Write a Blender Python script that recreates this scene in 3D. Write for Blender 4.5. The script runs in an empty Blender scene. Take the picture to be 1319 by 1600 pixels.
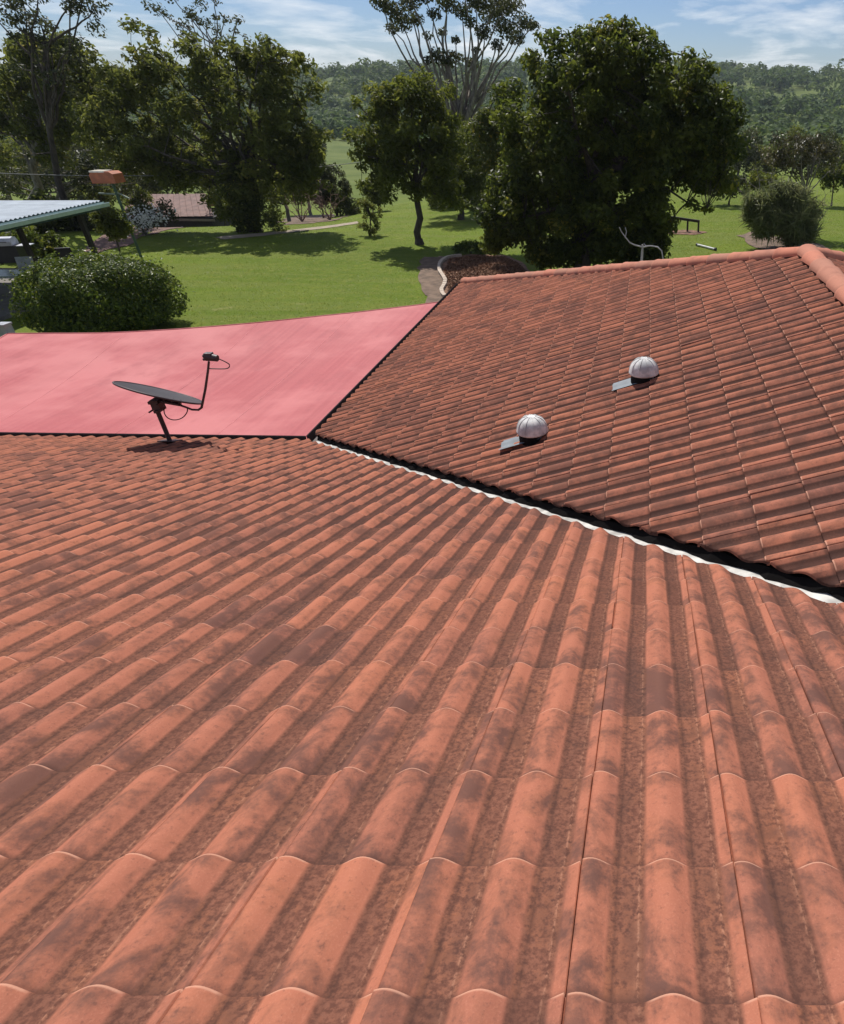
import bpy, bmesh, math, random
import numpy as np
from mathutils import Vector, Matrix

random.seed(7)
RNG = np.random.default_rng(7)
sc = bpy.context.scene
col = sc.collection
R = math.radians

# ------------------------------------------------------------------ camera
S = 1.1                                   # metres from lens to the near roof plane
FPX, CX, CY = 1048.0, 1008.5, 800.0       # focal length and principal point of the cropped photo
TH, RO = R(32.40), R(0.692)
AA, AB, AE = R(18.92), R(19.0), R(16.56)  # pitch of near slope, side slope, hip end
CAM = Vector((0, 0, 6.25))
r_, u_ = Vector((1, 0, 0)), Vector((0, math.sin(TH), math.cos(TH)))
FW = Vector((0, math.cos(TH), -math.sin(TH)))
RT = r_ * math.cos(RO) + u_ * math.sin(RO)
UP = -r_ * math.sin(RO) + u_ * math.cos(RO)
cd = bpy.data.cameras.new('camera')
cam = bpy.data.objects.new('camera', cd)
col.objects.link(cam)
cd.sensor_width = 36
cd.lens = FPX / 1600 * 36
cd.shift_x = (659.5 - CX) / 1600
cd.clip_start, cd.clip_end = 0.05, 6000
m = Matrix.Identity(4)
for i in range(3):
    m[i][0], m[i][1], m[i][2], m[i][3] = RT[i], UP[i], -FW[i], CAM[i]
cam.matrix_world = m
sc.camera = cam

# ------------------------------------------------------------------ light
SUN_AZ, SUN_EL = R(-24), R(54)            # azimuth from +Y (clockwise positive)
sun_dir = Vector((math.sin(SUN_AZ) * math.cos(SUN_EL), math.cos(SUN_AZ) * math.cos(SUN_EL), math.sin(SUN_EL)))
ld = bpy.data.lights.new('sun', 'SUN')
ld.energy = 5.0
ld.angle = R(0.53)
ld.color = (1.0, 0.955, 0.89)
sun = bpy.data.objects.new('sun', ld)
col.objects.link(sun)
sun.rotation_euler = (-sun_dir).to_track_quat('-Z', 'Y').to_euler()

world = bpy.data.worlds.new('World')
sc.world = world
world.use_nodes = True
wt = world.node_tree
wt.nodes.clear()
wn, wl = wt.nodes, wt.links
sky = wn.new('ShaderNodeTexSky')
sky.sky_type = 'NISHITA'
sky.sun_disc = False
sky.sun_elevation = SUN_EL
sky.sun_rotation = SUN_AZ
sky.altitude = 300
sky.air_density = 1.0
sky.dust_density = 0.15
sky.ozone_density = 3.0
tcw = wn.new('ShaderNodeTexCoord')
sepw = wn.new('ShaderNodeSeparateXYZ')
wl.new(tcw.outputs['Generated'], sepw.inputs[0])
# cloud layer: direction projected on a flat sheet overhead
mz = wn.new('ShaderNodeMath'); mz.operation = 'ADD'; mz.inputs[1].default_value = 0.10
wl.new(sepw.outputs['Z'], mz.inputs[0])
dx = wn.new('ShaderNodeMath'); dx.operation = 'DIVIDE'
dy = wn.new('ShaderNodeMath'); dy.operation = 'DIVIDE'
wl.new(sepw.outputs['X'], dx.inputs[0]); wl.new(mz.outputs[0], dx.inputs[1])
wl.new(sepw.outputs['Y'], dy.inputs[0]); wl.new(mz.outputs[0], dy.inputs[1])
cmb = wn.new('ShaderNodeCombineXYZ')
wl.new(dx.outputs[0], cmb.inputs[0]); wl.new(dy.outputs[0], cmb.inputs[1])
mpw = wn.new('ShaderNodeMapping')
mpw.inputs['Scale'].default_value = (1.0, 0.75, 1)
mpw.inputs['Rotation'].default_value = (0, 0, R(24))
mpw.inputs['Location'].default_value = (3.1, 1.7, 0)
wl.new(cmb.outputs[0], mpw.inputs[0])
cn = wn.new('ShaderNodeTexNoise')
cn.inputs['Scale'].default_value = 1.15
cn.inputs['Detail'].default_value = 9
cn.inputs['Roughness'].default_value = 0.58
cn.inputs['Distortion'].default_value = 0.25
wl.new(mpw.outputs[0], cn.inputs['Vector'])
cr = wn.new('ShaderNodeValToRGB')
cr.color_ramp.elements[0].position = 0.46
cr.color_ramp.elements[0].color = (0.04, 0.04, 0.04, 1)
cr.color_ramp.elements[1].position = 0.72
cr.color_ramp.elements[1].color = (0.9, 0.9, 0.9, 1)
wl.new(cn.outputs['Fac'], cr.inputs[0])
mixw = wn.new('ShaderNodeMix'); mixw.data_type = 'RGBA'
wl.new(cr.outputs[0], mixw.inputs['Factor'])
skt = wn.new('ShaderNodeMix'); skt.data_type = 'RGBA'; skt.blend_type = 'MULTIPLY'
skt.inputs['Factor'].default_value = 1.0
skt.inputs[7].default_value = (.86, 1.02, 1.36, 1)
wl.new(sky.outputs[0], skt.inputs[6]); wl.new(skt.outputs[2], mixw.inputs[6])
mixw.inputs[7].default_value = (17.5, 17.8, 18.1, 1)
bg = wn.new('ShaderNodeBackground')
bg.inputs['Strength'].default_value = 0.058
wl.new(mixw.outputs[2], bg.inputs['Color'])
wo = wn.new('ShaderNodeOutputWorld')
wl.new(bg.outputs[0], wo.inputs['Surface'])

sc.view_settings.view_transform = 'Standard'
sc.view_settings.look = 'None'
sc.view_settings.exposure = 0.0
sc.view_settings.gamma = 1.0
sc.view_settings.use_curve_mapping = False
sc.render.engine = 'CYCLES'
sc.cycles.use_denoising = True
sc.cycles.max_bounces = 8
sc.cycles.transparent_max_bounces = 8
sc.cycles.volume_bounces = 0
sc.cycles.sample_clamp_indirect = 6.0

# ------------------------------------------------------------------ helpers
def ray(px, py):
    a, b = (px - CX) / FPX, (CY - py) / FPX
    return FW + RT * a + UP * b

def at(px, py, Y):
    """World point seen at a photo position, at distance Y ahead of the camera."""
    d = ray(px, py)
    return CAM + d * (Y / d.y)

def ss(a, b, x):
    t = np.clip((np.asarray(x, float) - a) / (b - a), 0, 1)
    return t * t * (3 - 2 * t)

def terr(x, y):
    x = np.asarray(x, float); y = np.asarray(y, float)
    zl = np.interp(y, [-60, 34, 44, 60, 100, 200, 300, 360, 430, 520, 600, 800, 1200], [0, 0, -.5, -2, -6.5, -13, -14, -11, -2, 6, 9, 6, -4])
    zr = np.interp(y, [-60, 56, 70, 100, 200, 300, 400, 500, 640, 720, 900, 1200], [0, 0, -1, -3.5, -11, -12, -7, 3, 14, 15, 8, 0])
    t = ss(-.35, .02, x / (np.abs(y) + 30))
    z = zl * (1 - t) + zr * t
    z = z - 2.0 * ss(-14, -34, x) * ss(34, 50, y) * (1 - ss(80, 200, y))
    far = ss(60, 300, y)
    z = z + far * (2.2 * np.sin(x * .021 + 1.3) * np.cos(y * .017) + 1.4 * np.sin(x * .047 + y * .031) + 3.0 * np.sin(x * .0085 + 2.1) )
    z = z + .05 * np.sin(x * .31 + 1) * np.sin(y * .27) * ss(12, 24, y)
    return z

def ground(px, py):
    d = ray(px, py)
    t = 1.0
    for _ in range(4000):
        p = CAM + d * t
        if p.z < float(terr(p.x, p.y)):
            break
        t += .02 + t * .002
    return p

def tag(o, label=None, cat=None, group=None, kind=None):
    for k, v in (('label', label), ('category', cat), ('group', group), ('kind', kind)):
        if v:
            o[k] = v
    return o

def empty(name, loc=(0, 0, 0), rz=0.0):
    o = bpy.data.objects.new(name, None)
    col.objects.link(o)
    o.location = loc
    o.rotation_euler.z = rz
    o.empty_display_size = .2
    return o

def link(name, me, parent=None, mat=None):
    o = bpy.data.objects.new(name, me)
    col.objects.link(o)
    if mat is not None and len(me.materials) == 0:
        me.materials.append(mat)
    if parent is not None:
        o.parent = parent
    return o

def np_mesh(name, V, F, smooth=False, attrs=None, uv=None):
    """V (n,3), F (m,k) arrays; attrs {name: per-vertex floats}; uv per-vertex (n,2)."""
    V = np.asarray(V, np.float32); F = np.asarray(F, np.int32)
    me = bpy.data.meshes.new(name)
    me.vertices.add(len(V)); me.vertices.foreach_set('co', V.ravel())
    n, k = F.shape
    me.loops.add(n * k); me.loops.foreach_set('vertex_index', F.ravel())
    me.polygons.add(n)
    me.polygons.foreach_set('loop_start', np.arange(0, n * k, k, dtype=np.int32))
    me.polygons.foreach_set('loop_total', np.full(n, k, np.int32))
    me.polygons.foreach_set('use_smooth', np.full(n, smooth, bool))
    if attrs:
        for a, v in attrs.items():
            at_ = me.attributes.new(a, 'FLOAT', 'POINT')
            at_.data.foreach_set('value', np.asarray(v, np.float32))
    me.update(calc_edges=True)
    return me

class MB:
    """Collects solids and writes them as ONE mesh object."""
    def __init__(self):
        self.v, self.f, self.sm = [], [], []
    def add(self, vs, fs, smooth=False):
        o = len(self.v)
        self.v += [tuple(p) for p in vs]
        self.f += [tuple(i + o for i in f) for f in fs]
        self.sm += [smooth] * len(fs)
    def box(self, c, s, rot=None):
        c = Vector(c); M = rot or Matrix.Identity(3)
        vs = [c + M @ Vector((x * s[0] / 2, y * s[1] / 2, z * s[2] / 2)) for z in (-1, 1) for y in (-1, 1) for x in (-1, 1)]
        self.add(vs, [(0, 2, 3, 1), (4, 5, 7, 6), (0, 1, 5, 4), (2, 6, 7, 3), (0, 4, 6, 2), (1, 3, 7, 5)])
    def bar(self, a, b, w, h=None, up=(0, 0, 1)):
        a, b = Vector(a), Vector(b); h = h or w
        d = (b - a); L = d.length; d.normalize()
        s = d.cross(Vector(up))
        if s.length < 1e-4: s = d.cross(Vector((0, 1, 0)))
        s.normalize(); t = s.cross(d)
        M = Matrix((s, d, t)).transposed()
        self.box((a + b) / 2, (w, L, h), M)
    def tube(self, pts, radii, n=8, caps=True):
        pts = [Vector(p) for p in pts]
        if not hasattr(radii, '__len__'): radii = [radii] * len(pts)
        vs, fs = [], []
        ref = Vector((0.31, 0.17, 0.93)).normalized()
        for i, p in enumerate(pts):
            d = (pts[min(i + 1, len(pts) - 1)] - pts[max(i - 1, 0)]).normalized()
            s = d.cross(ref)
            if s.length < 1e-3: s = d.cross(Vector((1, 0, 0)))
            s.normalize(); t = d.cross(s)
            for k in range(n):
                a = 2 * math.pi * k / n
                vs.append(p + (s * math.cos(a) + t * math.sin(a)) * radii[i])
        for i in range(len(pts) - 1):
            for k in range(n):
                k2 = (k + 1) % n
                fs.append((i * n + k, (i + 1) * n + k, (i + 1) * n + k2, i * n + k2))
        self.add(vs, fs, True)
        if caps:
            o = (len(pts) - 1) * n
            self.add(vs[:n], [tuple(range(n))]); self.add(vs[o:o + n], [tuple(reversed(range(n)))])
    def lathe(self, prof, c, n=24, axis=None):
        """prof list of (r,z); axis matrix rotates it."""
        M = axis or Matrix.Identity(3); c = Vector(c)
        vs, fs = [], []
        for r, z in prof:
            for k in range(n):
                a = 2 * math.pi * k / n
                vs.append(c + M @ Vector((r * math.cos(a), r * math.sin(a), z)))
        for i in range(len(prof) - 1):
            for k in range(n):
                k2 = (k + 1) % n
                fs.append((i * n + k, i * n + k2, (i + 1) * n + k2, (i + 1) * n + k))
        self.add(vs, fs, True)
    def build(self, name, mat, parent=None, loc=None):
        me = bpy.data.meshes.new(name)
        vs = self.v
        if loc is not None:
            l = Vector(loc); vs = [Vector(p) - l for p in vs]
        me.from_pydata([tuple(p) for p in vs], [], self.f)
        me.polygons.foreach_set('use_smooth', self.sm)
        me.update()
        o = link(name, me, parent, mat)
        if loc is not None: o.location = loc
        return o

# ------------------------------------------------------------------ materials
def N(nt, typ, **kw):
    n = nt.nodes.new(typ)
    for k, v in kw.items():
        if k in n.inputs: n.inputs[k].default_value = v
        else: setattr(n, k, v)
    return n

def base_mat(name):
    m = bpy.data.materials.new(name)
    m.use_nodes = True
    nt = m.node_tree
    b = nt.nodes['Principled BSDF']
    return m, nt, b

def mixc(nt, fac, a, b, blend='MIX'):
    n = nt.nodes.new('ShaderNodeMix'); n.data_type = 'RGBA'; n.blend_type = blend
    for s, v in ((n.inputs['Factor'], fac), (n.inputs[6], a), (n.inputs[7], b)):
        if hasattr(v, 'is_output'): nt.links.new(v, s)
        elif isinstance(v, (int, float)): s.default_value = v
        else: s.default_value = (*v, 1) if len(v) == 3 else v
    return n.outputs[2]

def mth(nt, op, a, b=0.0, c=None, clamp=False):
    n = nt.nodes.new('ShaderNodeMath'); n.operation = op; n.use_clamp = clamp
    for s, v in zip(n.inputs, (a, b, c)):
        if v is None: continue
        if hasattr(v, 'is_output'): nt.links.new(v, s)
        else: s.default_value = v
    return n.outputs[0]

def rng(nt, v, a, b, c=0.0, d=1.0):
    n = nt.nodes.new('ShaderNodeMapRange'); n.interpolation_type = 'SMOOTHSTEP'
    nt.links.new(v, n.inputs[0])
    for i, x in enumerate((a, b, c, d)): n.inputs[i + 1].default_value = x
    return n.outputs[0]

def noise(nt, vec, scale, detail=4, rough=.55, dist=0.0):
    n = nt.nodes.new('ShaderNodeTexNoise')
    n.inputs['Scale'].default_value = scale; n.inputs['Detail'].default_value = detail
    n.inputs['Roughness'].default_value = rough; n.inputs['Distortion'].default_value = dist
    if vec is not None: nt.links.new(vec, n.inputs['Vector'])
    return n.outputs['Fac']

def posn(nt, scale=(1, 1, 1), rot=(0, 0, 0)):
    g = nt.nodes.new('ShaderNodeNewGeometry')
    mp = nt.nodes.new('ShaderNodeMapping')
    mp.inputs['Scale'].default_value = scale; mp.inputs['Rotation'].default_value = rot
    nt.links.new(g.outputs['Position'], mp.inputs[0])
    return mp.outputs[0]

def attr(nt, name, typ='GEOMETRY'):
    a = nt.nodes.new('ShaderNodeAttribute'); a.attribute_type = typ; a.attribute_name = name
    return a.outputs['Fac']

def bump(nt, b, h, strength=.3, dist=.01):
    n = nt.nodes.new('ShaderNodeBump')
    n.inputs['Strength'].default_value = strength; n.inputs['Distance'].default_value = dist
    nt.links.new(h, n.inputs['Height']); nt.links.new(n.outputs[0], b.inputs['Normal'])

def simple_mat(name, c, rough=.6, metal=0.0, var=.18, scale=6.0, bmp=.0):
    m, nt, b = base_mat(name)
    p = posn(nt)
    f = noise(nt, p, scale, 5)
    lo = tuple(x * (1 - var) for x in c); hi = tuple(min(1, x * (1 + var)) for x in c)
    nt.links.new(mixc(nt, rng(nt, f, .3, .7), lo, hi), b.inputs['Base Color'])
    b.inputs['Roughness'].default_value = rough; b.inputs['Metallic'].default_value = metal
    if bmp: bump(nt, b, noise(nt, p, scale * 8, 4), bmp, .01)
    return m

def tile_mat(name, streak):
    m, nt, b = base_mat(name)
    p = posn(nt)
    tint = mth(nt, 'ADD', attr(nt, 'tint'), attr(nt, 'tint', 'OBJECT'))
    crest = attr(nt, 'crest'); run = attr(nt, 'run')
    def shifted(v):
        n = nt.nodes.new('ShaderNodeVectorMath'); n.operation = 'ADD'
        cx_ = nt.nodes.new('ShaderNodeCombineXYZ')
        k_ = mth(nt, 'MULTIPLY', tint, 9.0)
        for q in range(3): nt.links.new(k_, cx_.inputs[q])
        nt.links.new(v, n.inputs[0]); nt.links.new(cx_.outputs[0], n.inputs[1])
        return n.outputs[0]
    big = noise(nt, p, 1.1, 3)
    mid = noise(nt, shifted(p), 7.0, 5, .62, .4)
    sp = noise(nt, p, 62, 4, .7)
    fine = noise(nt, p, 210, 3, .6)
    stk = noise(nt, shifted(posn(nt, streak)), 9.0, 5, .6, .3)
    dirt_shade = mth(nt, 'ADD', attr(nt, 'dirt_shade'), attr(nt, 'dirt_shade', 'OBJECT'))
    # coat: salmon terracotta, a little different from tile to tile
    coat = mixc(nt, rng(nt, tint, .0, 1.0), (.42, .155, .094), (.32, .124, .084))
    coat = mixc(nt, rng(nt, mid, .38, .72, 0, .6), coat, (.48, .176, .088))
    coat = mixc(nt, mth(nt, 'MULTIPLY', dirt_shade, .12), coat, (.27, .118, .088))
    coat = mixc(nt, rng(nt, fine, .50, .72, 0, .28), coat, (.54, .235, .15))
    # grey-brown grime in soft grainy patches, more on some tiles, more toward the head of a tile
    g1 = mth(nt, 'ADD', mth(nt, 'MULTIPLY', mid, .75), mth(nt, 'MULTIPLY', stk, .55))
    g1 = mth(nt, 'ADD', g1, mth(nt, 'MULTIPLY', big, .30))
    g1 = mth(nt, 'ADD', g1, mth(nt, 'MULTIPLY', mth(nt, 'SUBTRACT', sp, .5), .26))
    g1 = mth(nt, 'ADD', g1, mth(nt, 'MULTIPLY', tint, .22))
    g1 = mth(nt, 'ADD', g1, mth(nt, 'MULTIPLY', mth(nt, 'SUBTRACT', mid, .5), .5))
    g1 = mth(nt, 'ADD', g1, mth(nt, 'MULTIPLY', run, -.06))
    grime = rng(nt, g1, .70, 1.08, 0, .86)
    grime = mth(nt, 'MULTIPLY', grime, mth(nt, 'SUBTRACT', 1.0, mth(nt, 'MULTIPLY', dirt_shade, .22)))
    c = mixc(nt, grime, coat, (.098, .056, .049))
    # pans: bare gritty concrete, dirty brown with rusty specks
    pan = rng(nt, crest, .04, .26, 1, 0)
    og = mth(nt, 'ADD', mth(nt, 'MULTIPLY', mid, .8), mth(nt, 'MULTIPLY', sp, .55))
    og = mth(nt, 'SUBTRACT', og, mth(nt, 'MULTIPLY', dirt_shade, .14))
    sp2 = noise(nt, p, 118, 3, .65)
    spm = mth(nt, 'ADD', mth(nt, 'MULTIPLY', sp, .55), mth(nt, 'MULTIPLY', sp2, .45))
    grit = mixc(nt, rng(nt, spm, .38, .64), (.088, .042, .032), (.235, .102, .066))
    grit = mixc(nt, rng(nt, og, .635, .82, 0, .62), grit, (.40, .148, .074))
    grit = mixc(nt, rng(nt, g1, .80, 1.10, 0, .6), grit, (.085, .048, .040))
    grit = mixc(nt, mth(nt, 'MULTIPLY', dirt_shade, .90), grit, (.036, .022, .020))  # pan dirt, deepened to paint in the shade between rolls
    c = mixc(nt, mth(nt, 'MULTIPLY', pan, .88), c, grit)
    # painted lines at the feet of the rolls and the head of each tile
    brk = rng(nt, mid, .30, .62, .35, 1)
    c = mixc(nt, mth(nt, 'MULTIPLY', attr(nt, 'edge'), mth(nt, 'MULTIPLY', brk, .62)), c, (.055, .030, .025))  # shade line painted along the right foot of each roll
    c = mixc(nt, mth(nt, 'MULTIPLY', mth(nt, 'MULTIPLY', attr(nt, 'pale'), mth(nt, 'SUBTRACT', 1.0, dirt_shade)), mth(nt, 'MULTIPLY', rng(nt, sp, .42, .62), .5)), c, (.50, .25, .16))  # sunlit line painted on the bead at the left foot
    c = mixc(nt, mth(nt, 'MULTIPLY', rng(nt, run, .0, .07, 1, 0), .6), c, (.07, .038, .032))  # darker strip at the head of each tile
    # freckles everywhere
    c = mixc(nt, rng(nt, spm, .54, .66, 0, .42), c, (.115, .060, .048))
    
    # sunlit highlight painted on the nose of the rolls
    c = mixc(nt, mth(nt, 'MULTIPLY', rng(nt, run, .968, .985, 0, .75), rng(nt, crest, .1, .5)), c, (.60, .32, .22))
    nt.links.new(c, b.inputs['Base Color'])
    b.inputs['Roughness'].default_value = .95
    b.inputs['Specular IOR Level'].default_value = .04
    h = mth(nt, 'ADD', mth(nt, 'MULTIPLY', sp, .6), mth(nt, 'MULTIPLY', fine, .4))
    bump(nt, b, h, .35, .004)
    return m

def cap_mat():
    m, nt, b = base_mat('ridge_cap_coat')
    p = posn(nt)
    tint = attr(nt, 'tint', 'OBJECT')
    mid = noise(nt, p, 6, 5, .6); sp = noise(nt, p, 70, 4, .65)
    c = mixc(nt, tint, (.56, .22, .145), (.42, .21, .15))
    c = mixc(nt, rng(nt, mid, .45, .75, 0, .6), c, (.30, .14, .10))
    c = mixc(nt, rng(nt, sp, .58, .74, 0, .4), c, (.2, .10, .07))
    nt.links.new(c, b.inputs['Base Color'])
    b.inputs['Roughness'].default_value = .92
    b.inputs['Specular IOR Level'].default_value = .08
    bump(nt, b, sp, .3, .004)
    return m

def leaf_mat(name, c1, c2, tip=None, trans=.28, rough=.45, spec=.4, tipf=.12):
    m, nt, b = base_mat(name)
    t = attr(nt, 'tint')
    c = mixc(nt, rng(nt, t, .1, .9), c1, c2)
    if tip is not None:
        c = mixc(nt, rng(nt, t, 1 - tipf, 1 - tipf * .4), c, tip)
    nt.links.new(c, b.inputs['Base Color'])
    b.inputs['Roughness'].default_value = rough
    b.inputs['Specular IOR Level'].default_value = spec
    tr = nt.nodes.new('ShaderNodeBsdfTranslucent')
    hs = nt.nodes.new('ShaderNodeHueSaturation')
    hs.inputs['Hue'].default_value = .492; hs.inputs['Saturation'].default_value = 1.0; hs.inputs['Value'].default_value = 1.65
    nt.links.new(c, hs.inputs['Color']); nt.links.new(hs.outputs[0], tr.inputs['Color'])
    mx = nt.nodes.new('ShaderNodeMixShader'); mx.inputs[0].default_value = trans
    nt.links.new(b.outputs[0], mx.inputs[1]); nt.links.new(tr.outputs[0], mx.inputs[2])
    out = nt.nodes['Material Output']
    nt.links.new(mx.outputs[0], out.inputs['Surface'])
    return m

def bark_mat(name, c, c2):
    m, nt, b = base_mat(name)
    p = posn(nt, (1, 1, .25))
    f = noise(nt, p, 9, 5, .65)
    nt.links.new(mixc(nt, rng(nt, f, .35, .65), c, c2), b.inputs['Base Color'])
    b.inputs['Roughness'].default_value = .9
    bump(nt, b, f, .5, .03)
    return m

def ground_mat():
    m, nt, b = base_mat('lawn_and_pasture')
    p = posn(nt)
    f1 = noise(nt, p, .35, 4, .6); f2 = noise(nt, p, 2.6, 5, .65); f3 = noise(nt, p, 22, 4, .7)
    st = noise(nt, posn(nt, (.10, 1.3, .3), (0, 0, R(12))), .8, 3)
    c = mixc(nt, rng(nt, f1, .3, .7), (.118, .178, .009), (.165, .222, .015))
    c = mixc(nt, rng(nt, noise(nt, p, .12, 3), .38, .62, 0, .6), c, (.092, .140, .011))
    c = mixc(nt, rng(nt, st, .42, .60, 0, .6), c, (.165, .195, .036))
    c = mixc(nt, rng(nt, f2, .48, .70, 0, .7), c, (.20, .215, .030))
    c = mixc(nt, rng(nt, f3, .42, .68, 0, .65), c, (.07, .10, .014))
    # bleached worn patches in the middle of the lawn
    f4 = noise(nt, p, .9, 5, .7)
    c = mixc(nt, rng(nt, f4, .60, .74, 0, .55), c, (.28, .26, .10))
    # dry pasture beyond the garden
    sx = nt.nodes.new('ShaderNodeSeparateXYZ'); nt.links.new(p, sx.inputs[0])
    far = rng(nt, sx.outputs['Y'], 60, 160)
    pf = noise(nt, p, .05, 4, .6)
    past = mixc(nt, rng(nt, pf, .35, .65), (.070, .102, .016), (.125, .155, .034))
    c = mixc(nt, far, c, past)
    nt.links.new(c, b.inputs['Base Color'])
    b.inputs['Roughness'].default_value = .9
    b.inputs['Specular IOR Level'].default_value = .15
    bump(nt, b, mth(nt, 'ADD', f3, noise(nt, p, 90, 3)), .6, .03)
    return m

def cloth_mat():
    m, nt, b = base_mat('red_shade_cloth')
    p = posn(nt)
    along = noise(nt, posn(nt, (7, .12, 1)), 2.2, 5, .6)
    wv = noise(nt, posn(nt, (3, 22, 3)), 3.0, 3, .6)
    blot = noise(nt, p, .55, 4, .6); blot2 = noise(nt, posn(nt, (1, .5, 1)), 2.4, 5, .65)
    c = mixc(nt, rng(nt, along, .3, .7), (.37, .085, .090), (.46, .122, .122))
    c = mixc(nt, rng(nt, wv, .38, .62, 0, .55), c, (.40, .085, .095))
    # sun-bleached toward one corner, faint dirty stain on the other side
    c = mixc(nt, rng(nt, blot, .40, .62, 0, .8), c, (.56, .19, .185))
    c = mixc(nt, rng(nt, blot2, .54, .72, 0, .5), c, (.33, .08, .085))
    gr = noise(nt, p, 38, 4, .7)
    c = mixc(nt, rng(nt, gr, .4, .75, 0, .4), c, (.49, .145, .145))
    nt.links.new(c, b.inputs['Base Color'])
    b.inputs['Roughness'].default_value = .62
    b.inputs['Specular IOR Level'].default_value = .18
    bump(nt, b, mth(nt, 'ADD', along, wv), .25, .01)
    return m

M_tile = tile_mat('weathered_tile', (1, .16, .16)); M_tileB = tile_mat('weathered_tile_side', (.16, 1, .16)); M_cap = cap_mat(); M_ground = ground_mat(); M_cloth = cloth_mat()
M_under = simple_mat('dark_underlay', (.035, .03, .028), .9)
M_valley_shade = simple_mat('dark_valley_shade', (.010, .009, .009), 1.0)
M_valley_shade.node_tree.nodes['Principled BSDF'].inputs['Specular IOR Level'].default_value = .05
M_valley = simple_mat('white_valley_metal', (.50, .485, .45), .5, 0, .35, 9)
M_gutter = simple_mat('brown_gutter', (.05, .032, .03), .45, 0, .12)
M_wall = simple_mat('brick_render', (.42, .30, .22), .9)
M_black = simple_mat('black_plastic', (.008, .008, .008), .8, 0, .1)
M_black.node_tree.nodes['Principled BSDF'].inputs['Specular IOR Level'].default_value = .15
M_dish = simple_mat('dark_grey_metal', (.06, .04, .042), .5, .0, .2)
M_dishface = simple_mat('grey_dish_face', (.045, .036, .037), .5, 0, .15)
M_zinc = simple_mat('grey_flashing', (.19, .215, .235), .7, 0, .15, 9)
M_bark = bark_mat('dark_bark', (.035, .028, .022), (.085, .068, .052))
M_pale = bark_mat('pale_gum_bark', (.20, .18, .16), (.42, .39, .35))
M_grey = bark_mat('grey_bark', (.11, .095, .08), (.26, .23, .20))

# ------------------------------------------------------------------ ground
def build_ground():
    ys = np.concatenate([np.linspace(-60, 10, 15), np.linspace(12, 70, 60), 70 * np.power(1250 / 70, np.linspace(.02, 1, 90))])
    us = np.linspace(-1, 1, 141)
    us = np.sign(us) * np.abs(us) ** 1.4
    Y, U = np.meshgrid(ys, us, indexing='ij')
    X = U * (70 + 1.05 * np.maximum(Y, 0))
    Z = terr(X, Y)
    n, k = X.shape
    V = np.stack([X, Y, Z], -1).reshape(-1, 3)
    i = np.arange((n - 1) * k).reshape(n - 1, k)[:, :-1].ravel()
    F = np.stack([i, i + 1, i + k + 1, i + k], -1)
    o = link('ground', np_mesh('ground', V, F, True), None, M_ground)
    tag(o, kind='structure')
build_ground()

# ------------------------------------------------------------------ house roof
C = Vector((-3.714 * S, 0, 0)); se = 7.418 * S
C.y = -math.sin(AA) * S + se * math.cos(AA)
C.z = CAM.z - math.cos(AA) * S - se * math.sin(AA)
G = .283 * S; CW = .33; PIT = CW / 2
L_B = 7.057 * S
EC = C + Vector((0, L_B, 0))
KR = 5.411 * S
hd = Vector((1, -math.tan(AB) / math.tan(AE), math.tan(AB)))
RJ = EC + hd * KR                               # where the hip meets the ridge
XR = RJ.x

house = empty('tiled_house', (C.x, C.y - 3, 0))
tag(house, 'house with weathered terracotta tiled roof meeting in a white valley', 'house')
HB = Vector(house.location)

# profile across one tile: (u, height, crest)
def prof(RH, w=.130):
    P = []
    def roll(c, w, u):
        t = abs((u - c) / (w / 2))
        return 0 if t >= 1 else RH * (.5 + .5 * math.cos(math.pi * t)) ** .82
    us = [0.0, .006, .014, .022, .03, .038, .046, .054, .061, .067, .073, .0770, .081, .0865, .10, .112, .120, .1235, .1265, .131, .137, .145, .153, .161, .169, .177, .182, .187, .195, .203, .211, .219, .226, .232, .238, .242, .246, .2515, .265, .277, .285, .2885, .2915, .296, .302, .309, .317, .3225, .3262]
    for u in us:
        h = max(roll(.017, w, u), roll(.182, w, u), roll(.347, w, u))
        cr_ = min(1, h / RH)
        if h == 0:
            k = (u % PIT)
            h = 0
        for f in (.1225, .2875):
            if w < .14: h += .0028 * max(0, 1 - abs(u - f - .001) / .0035)
        if u > .292: h -= .0012
        P.append((u, h, cr_))
    P.append((.3272, P[-1][1] - .010, .2))
    P.append((.338, P[-1][1] - .004, .2))
    return np.array(P)
TT = .013
def tile_arrays(PR):
    """local tile: u across, v down the slope (0..G is exposed), w out."""
    vs = np.array([-.045, .0, .35 * G, .7 * G, .955 * G, .985 * G, G])
    ws = np.array([-.003, 0, .35 * TT, .7 * TT, .955 * TT, .985 * TT - .0008, TT - .0055])
    nu, nv = len(PR), len(vs)
    V, cr_, run = [], [], []
    for j in range(nv):
        for i in range(nu):
            V.append((PR[i, 0], vs[j], PR[i, 1] + ws[j])); cr_.append(PR[i, 2]); run.append(vs[j] / G)
    # butt face
    for i in range(nu):
        V.append((PR[i, 0], G - .001, PR[i, 1] + TT - .0125)); cr_.append(PR[i, 2]); run.append(1.0)
    nv += 1
    F = []
    for j in range(nv - 1):
        for i in range(nu - 1):
            a = j * nu + i
            F.append((a, a + 1, a + nu + 1, a + nu))
    # left side wall
    o = len(V)
    for j in range(nv):
        x, y, z = V[j * nu]
        V.append((x, y, z - .014)); cr_.append(.5); run.append(run[j * nu])
    for j in range(nv - 2):
        F.append((o + j, j * nu, (j + 1) * nu, o + j + 1))
    return np.array(V), np.array(F), np.array(cr_), np.array(run)
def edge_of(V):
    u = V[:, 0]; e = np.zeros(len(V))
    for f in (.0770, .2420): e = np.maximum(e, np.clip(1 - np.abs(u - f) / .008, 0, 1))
    return e
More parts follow.
